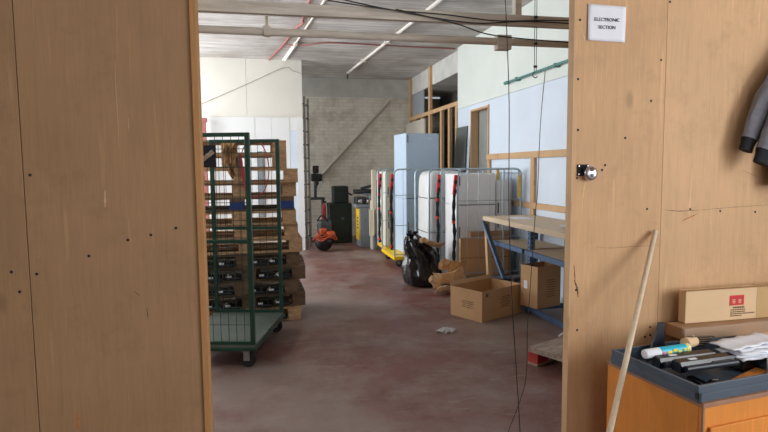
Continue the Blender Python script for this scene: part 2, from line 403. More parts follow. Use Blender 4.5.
winframe('added_window_4', XL-.08, 11.7, 13.3, 1.4, 3.4, 2)  # unseen far window, added to brighten the brick wall
# cream partition facing us
YB = 11.42
struct(MB().box(-3.3, YB, 2.70, -.30, YB+.1, H).build('wall_partition', 'board'))
struct(MB().box(-.294, YB, 2.70, .78, YB+.1, H).build('wall_partition', 'board'))
struct(MB().box(-3.3, YB+.006, 0, -.16, YB+.1, 2.69).build('wall_partition', 'board_low'))
struct(MB().box(-.154, YB+.012, 0, .16, YB+.1, 2.675).build('wall_partition', 'board_low'))
struct(MB().box(.166, YB+.006, 0, .52, YB+.1, 2.69).build('wall_partition', 'board_low'))
struct(MB().box(.526, YB+.0, 0, .66, YB+.1, 2.40).build('wall_partition', 'board_blue'))
struct(MB().box(.526, YB+.006, 2.405, .66, YB+.1, 2.69).build('wall_partition', 'board_low'))
struct(MB().box(.662, YB-.012, 0, .782, YB+.1, 2.69).build('trim_4', 'board_low'))
struct(MB().box(-3.3, YB-.018, 2.675, .79, YB+.02, 2.70, .003).build('trim_5', 'board'))
struct(MB().box(-.13, YB-.03, 0, -.02, YB+.004, 2.0, .004).build('trim_6', 'mgrey'))
# far brick wall
YF = 13.6
struct(MB().box(-3.3, YF, 0, 4.5, YF+.2, 3.36).build('wall_back', 'brick'))
struct(MB().box(-3.3, YF-.03, 3.36, 3.6, YF+.2, H).build('wall_back', 'conc'))
# right wall: pale painted boards with a doorway
XW = 3.48; d0, d1, dz = 8.37, 9.10, 2.59; yE = 9.82
w = MB(); w.box(XW, 2.62, 0, XW+.1, d0, 2.70).box(XW, d1, 0, XW+.1, yE, 2.70).box(XW, d0, dz, XW+.1, d1, 2.70)
struct(w.build('wall_right', 'board_blue'))
struct(MB().box(XW-.002, 2.62, 2.704, XW+.1, yE, H).build('wall_right', 'board_up'))
t = MB().box(XW-.02, d0-.025, 0, XW+.11, d0+.005, dz+.04).box(XW-.02, d1-.005, 0, XW+.11, d1+.025, dz+.025).box(XW-.02, d0, dz-.005, XW+.11, d1, dz+.025)
struct(t.build('door_1', 'stud'))
struct(MB().box(4.35, 2.62, 0, 4.5, YF, H).build('wall_right', 'brick_d'))
struct(MB().box(3.55, yE, 3.40, 4.35, YF-.03, H).build('trim_7', 'conc'))
# timber framing on the right wall
MB_ = MB()
fr = thing('timber_frame', 'bare pine batten frame fixed to the pale right wall above the bench', 'wall frame', (XW, 6.8, 1.0))
def fbar(nm, y0, y1, z0, z1, d=.045): MB().box(-d, y0-6.8, z0-1, -.001, y1-6.8, z1-1, .003).build(nm, 'stud', fr)
fbar('top_rail', 5.2, 8.36, 1.765, 1.85); fbar('middle_rail', 5.2, 8.3, 1.10, 1.175, .04)
fbar('upright', 6.76, 6.86, 1.177, 1.763, .04); fbar('upright', 8.25, 8.33, 1.177, 1.763, .04); fbar('upright', 6.76, 6.86, .05, 1.098, .04); fbar('upright', 5.3, 5.4, 1.177, 1.763, .04)
# stud frame further back
fr2 = thing('stud_frame', 'open pine stud frame beyond the end of the pale wall, two posts reaching the ceiling', 'wall frame', (3.55, 11.5, 0))
def sbar(nm, y0, y1, z0, z1, x0=-.06, x1=0): MB().box(x0, y0-11.5, z0, x1, y1-11.5, z1, .003).build(nm, 'stud', fr2)
sbar('upright', 13.28, 13.40, 0, 3.79); sbar('upright', 11.62, 11.74, 0, 3.79)
sbar('rail', 9.86, 11.618, 2.78, 2.86); sbar('rail', 11.742, 13.278, 2.78, 2.86)
for yy in (9.9, 10.32, 10.82, 12.25, 12.8): sbar('stud', yy, yy+.1, 0, 2.778)
pg = MB().box(.002, .8, 2.865, .025, 2.05, 3.39).build('plasterboard_panel', 'pgrey', fr2); pg['label'] = 'grey blue plasterboard'
tb = MB().box(3.45, 11.9, 0.0, 3.486, 13.5, 2.72).build('tan_board_panel', 'tan'); tag(tb, 'pale tan board standing below the stud rail beside the far brick wall', 'panel')
# boards leaning at the end of the pale wall
lb = MB().bar((3.30, 9.53, 0.02), (3.46, 9.53, 2.36), .56, .02, 0, (1, 0, 0)).build('leaning_board', 'slab'); tag(lb, 'dark grey green board leaning at the end of the pale wall', 'board')
lp = MB().bar((3.36, 9.175, 0.02), (3.468, 9.175, 2.38), .10, .012, 0, (1, 0, 0)).build('leaning_strip', 'board_blue'); tag(lp, 'pale narrow strip leaning between the grey green board and the doorway', 'strip')
gp = MB().bar((3.605, 8.80, 0.02), (3.612, 8.80, 2.66), 1.0, .012, 0, (1, 0, 0)).build('translucent_sheet', 'glass'); tag(gp, 'grey translucent sheet standing inside the dark doorway of the right wall', 'sheet')

# ------------------------------------------------------------------ ceiling lines, beams, cables
def tubething(nm, pts, r, mat, label, cat, n=8, sm=0, group=None):
    p = smooth_path(pts, sm) if sm else pts
    return tag(MB().tube(p, r, n).build(nm, mat), label, cat, group)
YBm = 3.1
bm = thing('tie_beam', 'weathered grey tie beam across the top of the doorway, the upper of two', 'beam', (0.7, YBm, 2.49))
MB().box(-2.4, -.04, -.025, 3.2, .03, .028, .004).build('beam_bar', 'rail', bm)
MB().box(-2.4, -.055, -.036, 3.2, -.041, .0, .003).build('lower_flange', 'rail', bm)
MB().box(.735, -.03, .03, .775, .02, 1.3, .004).build('hanger_post', 'rail', bm)
b2 = thing('tie_rail', 'weathered grey rail with clamps hung under the tie beam over the doorway', 'rail', (0.7, YBm+.12, 2.385))
MB().tube([(-2.4, 0, .02), (3.2, 0, .01)], .022, 10).build('rail_tube', 'rail', b2)
MB().box(-.672, -.012, -.012, -.656, .012, .10, .002).box(-.684, -.026, -.006, -.644, .026, .046, .003).build('hanger_clamp', 'rail', b2)
MB().box(.68, -.03, -.035, .77, .03, .05, .004).build('joint_clamp', 'rail', b2)
for k, (pts, lab) in enumerate((([(.35, 3.02, 2.53), (.7, 3.03, 2.50), (1.0, 3.03, 2.49), (1.3, 3.03, 2.47), (1.6, 3.03, 2.485), (2.0, 3.03, 2.50)], 'black cable lashed along the upper tie beam'),
        ([(.1, 3.02, 2.60), (.38, 3.03, 2.55), (.7, 3.03, 2.50), (1.15, 3.03, 2.452), (1.5, 3.03, 2.475), (2.0, 3.03, 2.47)], 'slack black cable drooping under the upper tie beam at right'),
        ([(.72, 3.03, 2.505), (1.05, 3.04, 2.45), (1.35, 3.16, 2.42), (1.9, 3.18, 2.40)], 'thin black cable crossing from the tie beam to the lower rail'))):
    tubething('beam_cable', pts, .0034, 'cable', lab, 'cable', 6, 6)
tubething('hanging_cable', [(1.325, 3.0, 2.75), (1.328, 2.96, 2.48), (1.345, 2.95, 2.05), (1.349, 2.95, 1.74), (1.352, 2.95, 1.4), (1.376, 2.95, .886), (1.405, 2.95, .5), (1.435, 2.95, .1), (1.42, 2.93, .012), (1.36, 2.9, .008)], .0026, 'cable', 'thin black cable hanging down the middle of the doorway, the left one', 'cable', 6, 8)
tubething('hanging_cable', [(1.60, 3.02, 2.2), (1.575, 3.02, 1.9), (1.562, 3.02, 1.5), (1.55, 3.02, 1.37), (1.525, 3.02, .95), (1.51, 3.02, .7), (1.508, 3.02, .45), (1.485, 3.02, .3), (1.404, 3.02, .09), (1.36, 3.02, .01), (1.25, 3.05, .008)], .0021, 'cable', 'thin black cable hanging near the right jamb, dropping past the bench', 'cable', 6, 8)
ch = thing('hanging_chain', 'thin dark double chain hanging from the ceiling near the right jamb above the teal pipe', 'chain', (1.553, 3.05, 2.2))
MB().tube([(-.006, 0, 0), (-.008, 0, .6)], .002, 6).tube([(.006, 0, 0), (.004, 0, .6)], .002, 6).build('chain_strand', 'mdark', ch)
for zz in (.02, .15, .3, .45): MB().box(-.011, -.004, zz, .011, .004, zz+.014, .002).build('link', 'mdark', ch)
MB().tube(arc((0, -.02), .016, R(90), R(330), 8, lambda a, b: (a, 0, b)), .003, 6).build('hook', 'mdark', ch)
pp = thing('teal_pipe', 'teal painted pipe running along the pale right wall', 'pipe', (3.43, 6.5, 2.85))
MB().tube([(0, 1.12, 0), (0, -2.6, .01)], .017, 10).build('pipe_run', 'pipe', pp)
MB().tube([(0, 1.16, 0), (0, 1.08, 0)], .025, 10).build('end_cap', 'pipe', pp)
for yy in (.75, -.3, -.9): MB().box(-.024, yy, -.026, .05, yy+.04, .026, .004).build('pipe_clip', 'pipe', pp)
ZC = H-.014
tubething('red_conduit', [(.155, 11.40, ZC), (.378, 10.03, ZC), (.52, 8.9, ZC), (.62, 8.5, ZC), (.60, 8.2, ZC), (.66, 6.5, ZC)], .018, 'redcab', 'faded red conduit running along the ceiling over the cream partition', 'conduit', 8, 5)
tubething('red_cable', [(.43, 10.0, ZC-.01), (.75, 9.85, ZC-.03), (1.158, 9.74, ZC), (2.2, 9.78, ZC-.004), (3.44, 9.85, ZC)], .012, 'redcab', 'thin red cable crossing the ceiling to the pale right wall', 'cable', 8, 6)
lt = thing('ceiling_batten', 'white conduit batten on the ceiling ending above the cream partition', 'light fitting', (.43, 11.35, H-.001))
MB().bar((0, 0, -.03), (.16, -1.6, -.03), .05, .05, .004).build('batten_body', 'conduit', lt)
MB().tube([(.16, -1.6, -.02), (.42, -4.5, -.02)], .016, 8).build('conduit_pipe', 'conduit', lt)
MB().tube([(.02, -.15, -.055), (.14, -1.45, -.055)], .02, 10).build('fluorescent_tube', 'white', lt)
l2 = thing('ceiling_conduit', 'long white conduit slanting across the ceiling toward the far brick wall', 'conduit', (1.88, 12.6, H-.001))
MB().tube([(0, 0, -.03), (.36, -5.5, -.03), (.45, -7, -.03)], .026, 8).build('pipe_run', 'conduit', l2)
MB().tube([(0, .0, -.03), (-.0, .01, -.16)], .02, 8).build('drop', 'mdark', l2)
for yy in (-1.5, -3.2, -5.0): MB().box(-.05-yy*.065, yy, -.06, .05-yy*.065, yy+.05, 0, .004).build('saddle_clip', 'conduit', l2)
tubething('wall_wire', [(-1.6, 11.39, 2.70), (-1.1, 11.39, 2.93), (-.35, 11.39, 3.27), (.42, 11.39, 3.63), (.6, 11.39, 3.58), (.77, 11.39, 3.53)], .004, 'dust', 'thin sagging wire strung across the cream partition', 'wire', 6, 6)
tubething('wall_conduit', [(3.04, 13.565, 3.28), (2.2, 13.565, 2.38), (1.27, 13.565, 1.40)], .032, 'tan', 'pale diagonal pipe crossing the far brick wall', 'pipe')

# ------------------------------------------------------------------ sign, padlock, broom handle
sg = thing('paper_sign', 'white paper sign reading ELECTRONIC SECTION taped to the right plywood', 'sign', (1.643, YP-.001, 2.338))
g = MB(); nx, nz = 10, 10; vs = []; fs = []
for j in range(nz+1):
    for i in range(nx+1):
        x = -.102+.204*i/nx; z = -.085+.17*j/nz
        vs.append((x, -.0015-.003*abs(math.sin(x*40+z*12))-(.004 if j == nz and i in (0,) else 0), z+.004*(.5-i/nx)))
for j in range(nz):
    for i in range(nx):
        a = j*(nx+1)+i; fs.append((a, a+1, a+nx+2, a+nx+1))
g.add(vs, fs, True); sh = g.build('sheet', 'paper', sg)
sol = sh.modifiers.new('thickness', 'SOLIDIFY'); sol.thickness = .0006
lettering('lettering', 'ELECTRONIC', .023, 'ink_k', sg, facing_front(.0, -.0062, .016))
lettering('lettering', 'SECTION', .023, 'ink_k', sg, facing_front(.0, -.0062, -.020))
hp = thing('padlock_hasp', 'black steel hasp screwed beside the opening at eye height', 'hasp', (1.535, YP, 1.628))
MB().box(-.034, -.005, -.026, .03, 0, .03, .0015).build('plate', 'blackm', hp)
MB().box(-.01, -.02, -.004, .026, -.005, .014, .002).build('staple', 'blackm', hp)
for x, z in ((-.026, .022), (-.026, -.018), (.022, .022)): MB().lathe([(.004, 0), (.005, .002), (.002, .003)], 8, Matrix.Translation((x, -.005, z)) @ Matrix.Rotation(R(90), 4, 'X')).build('screw', 'silver', hp)
pl = thing('disc_padlock', 'round shiny disc padlock hanging from the black hasp', 'padlock', (1.562, YP-.022, 1.614))
mm = Matrix.Rotation(R(90), 4, 'X')
MB().lathe([(.010, -.012), (.030, -.012), (.035, -.006), (.035, .006), (.030, .013), (.020, .016), (.004, .017)], 28, mm).build('body', 'silver', pl)
MB().lathe([(.008, 0), (.009, .002), (.004, .003)], 12, Matrix.Translation((0, -.0165, -.008)) @ mm).build('keyway', 'mdark', pl)
MB().box(-.012, -.0175, .010, .012, -.0135, .028, .003).build('shackle_slot', 'ink', pl)
MB().tube(arc((0, .018), .012, 0, PI, 8, lambda a, b: (a, -.004, b+.004)), .004, 8).build('shackle', 'silver', pl)
br = tag(MB().tube([(1.938, 2.481, 1.318), (1.377, 2.0, .552), (.975, 1.655, .012)], .0125, 12).build('broom_handle', 'chip'), 'pale wooden broom handle leaning against the right plywood beside the cabinet', 'broom handle')

# ------------------------------------------------------------------ jacket on the right
jk = thing('hanging_jacket', 'grey jersey jacket with black cuffs hanging on the right plywood', 'jacket', (2.798, YP, 2.255))
def ell_ring(c, ax, rx, ry, n=14, k=0):
    ax = Vector(ax).normalized(); u = Vector((0, 1, 0)); r = ax.cross(u).normalized(); u = r.cross(ax)
    return [Vector(c)+r*(rx*math.cos(2*PI*j/n)*(1+.06*math.sin(5*2*PI*j/n+k)))+u*(ry*math.sin(2*PI*j/n)) for j in range(n)]
def limb(path, rad):
    rings = []
    P = smooth_path(path, 4); L = len(P)
    for i, p in enumerate(P):
        d = P[min(i+1, L-1)]-P[max(i-1, 0)]; t = i/(L-1)
        a = rad[0]+(rad[1]-rad[0])*t; w_ = 1+.06*math.sin(i*2.1)
        rings.append(ell_ring(p, d, a*w_, a*.62, k=i))
    return rings
def J(p): return (p[0]-2.78, p[1]-YP, p[2]-2.25)
s1 = [J(p) for p in ((2.70, 2.42, 2.22), (2.57, 2.425, 2.07), (2.475, 2.43, 1.93), (2.412, 2.43, 1.775))]
s2 = [J(p) for p in ((2.72, 2.37, 2.2), (2.60, 2.36, 2.03), (2.52, 2.37, 1.87), (2.458, 2.38, 1.715))]
MB().loft(limb(s1, (.085, .045))).build('sleeve', 'jacket', jk)
MB().loft(limb(s2, (.09, .05))).build('sleeve', 'jacket', jk)
for (a, b, r_) in ((J((2.412, 2.43, 1.778)), J((2.388, 2.43, 1.715)), .042), (J((2.458, 2.38, 1.72)), J((2.430, 2.38, 1.65)), .046)):
    c = MB().loft(limb([a, b], (r_, r_*.86))).build('cuff', 'blackm', jk); c['label'] = 'black ribbed cuff'
rings = [ell_ring(J((2.80, 2.43, z)), (0, 0, -1), rx, .05) for z, rx in ((2.25, .05), (2.2, .13), (2.05, .2), (1.85, .235), (1.65, .25), (1.60, .25))]
MB().loft(rings).build('body', 'jacket', jk)
c = MB().loft([ell_ring(J((2.80, 2.43, z)), (0, 0, -1), rx, .048) for z, rx in ((1.605, .245), (1.53, .235))]).build('hem', 'blackm', jk); c['label'] = 'black ribbed hem'
MB().tube([(0, 0, .02), (0, -.06, .02), (0, -.07, .05)], .006, 8).build('hook', 'mdark', jk)

# ------------------------------------------------------------------ cabinet and the clutter on it
CR = R(7)
cb = thing('low_cabinet', 'orange veneered wooden cabinet under the clutter at the right plywood', 'cabinet', (1.655, 1.815, 0), CR)
W_, D_ = 1.05, .53
MB().box(0, 0, .0, W_, .018, .70, .002).box(0.0, .019, .0, .018, D_, .70, .002).box(W_-.018, .019, 0, W_, D_, .70, .002).box(.018, D_-.012, 0, W_-.018, D_, .70).build('carcass', 'cab', cb)
MB().box(-.004, -.006, .701, W_+.004, D_, .72, .002).build('top_panel', 'cab_top', cb)
MB().box(-.0035, -.0055, .0, .006, .004, .70, .001).build('corner_edging', 'cab_top', cb)
for i in range(2):
    dpt = MB().box(.03+i*.5, -.014, .06, .52+i*.5, -.001, .62, .003).build('door', 'cab', cb)
    MB().box(.46+i*.09, -.028, .35, .475+i*.09, -.014, .45, .003).build('handle', 'mdark', dpt)
Rz = Matrix.Rotation(CR, 4, 'Z')
def D(lx, ly, z):
    p = Rz @ Vector((lx, ly, 0)); return (1.655+p.x, 1.815+p.y, z)
ZT = .7205
tr = thing('slate_tray', 'slate blue plastic tray frame full of clutter on the orange cabinet', 'tray', D(-.012, .012, ZT), CR)
tw, td, th, tt = .74, .48, .066, .012
tb_ = MB().box(0, 0, 0, tw, tt, th, .002).box(0, tt, 0, tt, td, th, .002).box(tw-tt, tt, 0, tw, td, th, .002).box(tt, td-tt, 0, tw-tt, td, th, .002)
tb_.build('rim', 'slate', tr)
MB().box(-.004, -.004, .0, tw, -.0005, .034, .001).box(-.004, 0, 0, -.0005, td, .034, .001).build('lower_band', 'slate', tr)
MB().box(tt+.001, tt+.001, 0, tw-tt-.001, td-tt-.001, .006).build('base_sheet', 'slate', tr)
MB().box(-.005, -.005, 0, .012, .0, th-.026, .001).box(-.005, -.005, .012, .0, .012, th-.026, .001).build('corner_clip', 'navy', tr)
sup = tag(MB().prism([(-.012, 0), (.095, 0), (.080, .178), (.056, .18)], .012, Matrix.Translation(D(.16, .435, ZT+.007)) @ Matrix.Rotation(CR, 4, 'Z')).build('upright_bracket', 'navy'), 'dark navy wedge shaped bracket standing upright in the back of the tray', 'bracket')
# wooden offcut in the tray
tag(MB().bar(D(.17, .055, ZT+.0125), D(.52, .155, ZT+.0125), .05, .012, .001).build('wood_offcut', 'cab'), 'thin orange wood offcut lying on the tray bottom', 'wood offcut')
def cartridge(nm, x, y, z, ang, L, label, tilt=0):
    t = thing(nm, label, 'toner cartridge', D(x, y, z), CR+ang)
    MB().prism([(-.0, 0), (.05, 0), (.06, .02), (.045, .045), (.012, .05), (-.004, .03)], L, Matrix.Rotation(R(-90), 4, 'Z')).build('shell', 'black', t)
    MB().tube([(.01, -.065, .022), (L-.01, -.065, .022)], .0135, 12).build('roller', 'navy', t)
    MB().box(-.006, -.05, .004, -.0005, -.004, .046, .002).build('end_cap', 'navy', t); MB().box(L+.0005, -.05, .004, L+.006, -.004, .046, .002).build('end_cap', 'navy', t)
    MB().box(.06, -.038, .0472, .10, -.022, .0495, .0005).build('tag', 'paper', t)['label'] = 'white paper tag'
    MB().box(L*.55, -.062, .03, L*.9, -.053, .036, .001).build('shutter', 'navy', t)
    return t
cartridge('toner_cartridge', .085, .235, ZT+.045, R(-2), .30, 'long black toner cartridge lying at the front of the tray')
cartridge('toner_cartridge', .05, .31, ZT+.043, R(-4), .30, 'black toner cartridge behind the front one, under the white tube')
tag(MB().bar(D(.15, .20, ZT+.015), D(.135, .09, ZT+.015), .03, .014, .002).bar(D(.135, .10, ZT+.020), D(.13, .06, ZT+.06), .03, .01, .002).build('black_bracket', 'black'), 'small black plastic bracket in front of the toner cartridges', 'bracket')
# white sealant tube
tu = thing('sealant_tube', 'white tube with cyan and yellow label lying on the tray', 'tube', D(.02, .315, ZT+.096), CR)
tu.rotation_euler = (0, R(-.6), R(6))
mx = Matrix.Rotation(R(90), 4, 'Y')
MB().lathe([(.010, -.012), (.019, -.010), (.0205, -.006), (.021, 0), (.021, .235), (.018, .238)], 20, mx).build('tube_body', 'paper', tu)
MB().lathe([(.0214, .07), (.0214, .215)], 20, mx).build('label_band', 'cyan', tu)['label'] = 'cyan printed band'
for a, b_, z_, m_ in ((.10, .125, .0, 'yel'), (.13, .155, .006, 'yel'), (.16, .18, -.003, 'yel'), (.19, .21, .003, 'yel'), (.075, .092, .0, 'pink')):
    MB().box(a, -.0228, z_-.006, b_, -.0205, z_+.006, .002).build('print_patch', m_, tu)
MB().lathe([(.0215, .217), (.0215, .229)], 20, mx).build('end_ring', 'yel', tu)
# cardboard core
co = tag(MB().tube([D(.265, .335, ZT+.110), D(.335, .35, ZT+.110)], .025, 14).build('cardboard_core', 'card_l'), 'beige cardboard core lying beside the white tube', 'cardboard core')
# film-wrapped flat carton under the big box
fc = thing('flat_carton', 'brown flat carton wrapped in clear film under the printed box', 'carton', D(.40, .462, ZT+.0675), R(3))
MB().box(0, 0, 0, .65, .125, .060, .003).build('carton', 'card_d', fc)
fv = MB(); nu, nv = 22, 8; vs = []; fs = []
for j in range(nv+1):
    for i in range(nu+1):
        x = -.03+.68*i/nu; t = j/nv
        y = -.006-.07*(1-t)*(1-t) ; z = .006+.066*t
        n_ = noise.noise(Vector((x*9, t*4, 1.3)))*.02
        vs.append((x, y-abs(n_)-.004, z+n_*.6))
for j in range(nv):
    for i in range(nu):
        a = j*(nu+1)+i; fs.append((a, a+1, a+nu+2, a+nu+1))
fv.add(vs, fs, True); fo = fv.build('clear_wrap', 'film', fc); fo['label'] = 'crumpled clear film'
bk = MB()
for i in range(5): bk.bar((.0+.012*i, -.03-.006*i, .02+.011*i), (.16+.01*i, -.035-.004*i, .006+.011*i), .02, .006, .001)
bo = bk.build('foam_strips', 'black'); bo.location = D(.25, .40, ZT+.07); bo.rotation_euler = (0, 0, CR); tag(bo, 'bundle of thin black strips poking out left of the film wrapped carton', 'strips')
# big printed box on top
bb = thing('printed_carton', 'long cardboard box with red square print lying on the wrapped carton', 'cardboard box', (2.062, 2.40, .8492), R(.5))
bw, bd, bh = .70, .05, .168
MB().box(0, 0, 0, bw, bd, bh, .004).build('carton', 'card_l', bb)
MB().box(.43, -.0012, .002, .53, -.0004, bh-.002).box(.43, -.0004, bh+.0002, .53, bd, bh+.001).build('parcel_tape', 'tape', bb)['label'] = 'glossy brown parcel tape'
MB().box(-.004, -.006, bh-.001, bw, .012, bh+.002, .0008).build('torn_lip', 'card_d', bb)
st_ = MB().box(.262, -.0016, .078, .350, -.0004, .130).build('red_print', 'stamp', bb)
gl = MB()
for cx in (.288, .324):
    gl.box(cx-.011, -.0024, .098, cx+.011, -.0014, .101).box(cx-.009, -.0024, .090, cx+.009, -.0014, .0925).box(cx-.002, -.0024, .088, cx+.002, -.0014, .110).box(cx-.010, -.0024, .106, cx+.010, -.0014, .108)
gl.build('print_glyph', 'card_l', st_)
tx = MB(); random.seed(3)
for r_, (zz, a, b_) in enumerate(((.066, .285, .355), (.054, .270, .36), (.043, .270, .36), (.033, .270, .42), (.023, .270, .34))):
    x = a
    while x < b_:
        l_ = random.uniform(.006, .016); hh = .0042 if r_ == 0 else .0026
        tx.box(x, -.0016, zz-hh, min(x+l_, b_), -.0004, zz+hh); x += l_+.003
tx.build('printed_lines', 'ink', bb)
# bubble-wrap / paper stack
for k in range(6):
    g = MB(); vs = []; fs = []; nx, ny = 14, 6
    for j in range(ny+1):
        for i in range(nx+1):
            x = .34*i/nx; y = .12*j/ny
            e = 1-min(1, i/4)
            z = .0028*math.sin(x*60+k*.4)+.002*math.sin(y*70+k*.3)-.006*e*e
            vs.append((x+.016*math.sin(k*2.3)+.003*math.sin(j*2.2+k), y+.012*math.sin(k*1.7)+.003*math.sin(i*2.6+k), z))
    for j in range(ny):
        for i in range(nx):
            a = j*(nx+1)+i; fs.append((a, a+1, a+nx+2, a+nx+1))
    o = g.add(vs, fs, True).build('paper_mat', 'paper'); o.location = D(.405+.012*math.sin(k*2), .155+.004*k, ZT+.070+.0085*k); o.rotation_euler = (R(2), 0, CR+R(-6+2*k))
    s_ = o.modifiers.new('thickness', 'SOLIDIFY'); s_.thickness = .004
    tag(o, ('lowest','second lowest','third lowest','third from top','second from top','topmost')[k]+' crinkled white paper mat of the pile right of the toner cartridges', 'paper', 'crinkled paper mats on the tray')
tag(MB().box(0, 0, 0, .27, .12, .055, .004).build('black_box', 'black'), 'black flat box in the tray under the white paper mats', 'box').location = D(.43, .175, ZT+.0075)
bpy.data.objects['black_box'].rotation_euler = (0, 0, CR)
rp = thing('small_packet', 'small white and red packet at the right edge of the tray', 'packet', D(.50, .07, ZT+.0075), CR-.2)
MB().box(0, 0, 0, .10, .06, .075, .003).build('packet', 'paper', rp); MB().box(.005, -.0012, .012, .06, -.0002, .05).build('red_band', 'stamp', rp)

# ------------------------------------------------------------------ open cardboard boxes
def open_box(label, loc, rz, w, d, h, mat, prints):
    t = thing('open_carton', label, 'cardboard box', loc, rz)
    k = .006
    MB().box(0, 0, 0, w, k, h).box(0, d-k, 0, w, d, h).box(0, k, 0, k, d-k, h).box(w-k, k, 0, w, d-k, h).box(k, k, 0, w-k, d-k, k).build('carton', mat, t)
    pm = MB()
    for (face, u0, u1, z) in prints:
        if face == 'f': pm.box(u0, -.0012, z-.003, u1, -.0002, z+.003)
        else: pm.box(-.0012, u0, z-.003, -.0002, u1, z+.003)
    if prints: pm.build('printed_lines', 'ink', t)
    return t
# box in the aisle: corners (2.009,5.918),(2.219,5.486),(2.849,5.891)
ba = math.atan2(5.80-5.486, 2.83-2.219)
pr_f = [('f', .30+.03*(i % 2), .44+.02*(i % 3), .12+.022*i) for i in range(6)]
pr_l = [('l', .12, .30-.02*(i % 2), .13+.022*i) for i in range(4)]
b1_ = open_box('open cardboard box standing in the aisle in front of the roll cages', (2.22, 5.49, 0), ba, .68, .46, .33, 'card', pr_f+pr_l)
MB().box(.06, -.0012, .265, .10, -.0002, .30).build('round_print', 'ink', b1_)
MB().box(-.0012, .20, 0.0, -.0002, .26, .33).build('parcel_tape', 'tape', b1_)
f_ = MB().bar((.0, .46, .33), (.68, .46, .33), .005, .09, 0); f_.build('back_flap', 'card_l', b1_)
b2_ = open_box('open cardboard box on the low rack beam under the bench', (2.86, 5.50, .105), R(19), .36, .25, .46, 'card', [('f', .14, .28-.02*(i % 2), .12+.026*i) for i in range(8)])
MB().box(-.0014, .15, .20, -.0002, .20, .29).build('white_label', 'paper', b2_)['label'] = 'white delivery label'

# ------------------------------------------------------------------ work bench on blue racking
bn = thing('work_bench', 'wooden topped work bench on blue steel racking along the pale right wall', 'bench', (2.77, 5.55, 0))
y0, y1 = -.82, 1.24
bt = MB().prism([(0, .99), (.66, .99), (.66, 1.02), (0, 1.02)], y1-y0, Matrix.Translation((0.0, y0, 0))); bt.build('bench_top', 'chip', bn)
MB().box(-.022, y0, .965, -.001, y1, 1.022, .002).build('edge_batten', 'chip', bn)
MB().bar((.06, y1-.06, 0), (.02, y1-.03, .985), .07, .05, .003).build('timber_leg', 'stud', bn)
def post(x, y):
    p = MB().box(x, y, 0, x+.06, y+.07, .985, .002).build('rack_post', 'bluesteel', bn)
    hm = MB()
    for i in range(18): hm.box(x-.0012, y+.025, .08+i*.05, x-.0002, y+.045, .10+i*.05)
    for i in range(18): hm.box(x+.015, y-.0012, .08+i*.05, x+.03, y-.0002, .10+i*.05)
    hm.build('slot_row', 'black', p)
    MB().box(x-.02, y-.02, 0, x+.06, y+.09, .055, .004).build('foot_plate', 'bluesteel', p)
post(.14, .23); post(.60, .23); post(.07, y0+.05); post(.60, y0+.05); post(.60, y1-.2)
MB().bar((-.02, y1-.02, .96), (.035, y1-.55, .30), .05, .035, .003).build('brace', 'bluesteel', bn)
for z_ in (.66, .045):
    for (ya, yb) in ((.305, y1-.1), (y0+.125, .225)):
        MB().box(.075, ya, z_, .11, yb, z_+.055, .003).build('shelf_beam', 'bluesteel', bn)
MB().box(.12, .14, .045, .595, .17, .10, .003).build('cross_beam', 'bluesteel', bn); MB().box(.12, .5, .045, .65, .55, .10, .003).build('cross_beam', 'bluesteel', bn)
MB().box(.112, .31, .690, .64, y1-.12, .714, .002).build('lower_shelf', 'chip', bn); MB().box(.112, y0+.13, .690, .64, .22, .714, .002).build('lower_shelf', 'chip', bn)
pp_ = thing('paper_plate', 'white crumpled paper plate lying on the bench top', 'plate', (3.05, 5.15, 1.0205))
pv = MB().lathe([(.02, 0), (.075, .004), (.11, .02), (.112, .024), (.10, .02), (.07, .010), (.015, .008)], 22); 
pv.v = [(x*(1+.06*math.sin(9*math.atan2(y, x))), y*1.2, max(0, z+.004*math.sin(13*x*20))) for x, y, z in pv.v]
pv.build('plate', 'paper', pp_); MB().lathe([(.02, .01), (.035, .02), (.01, .03)], 10).build('crumpled_centre', 'white_o', pp_)
tag(MB().box(0, 0, 0, .22, .30, .004).build('loose_sheet', 'paper'), 'white sheet of paper on the far end of the bench', 'paper').location = (2.95, 6.2, 1.0205)

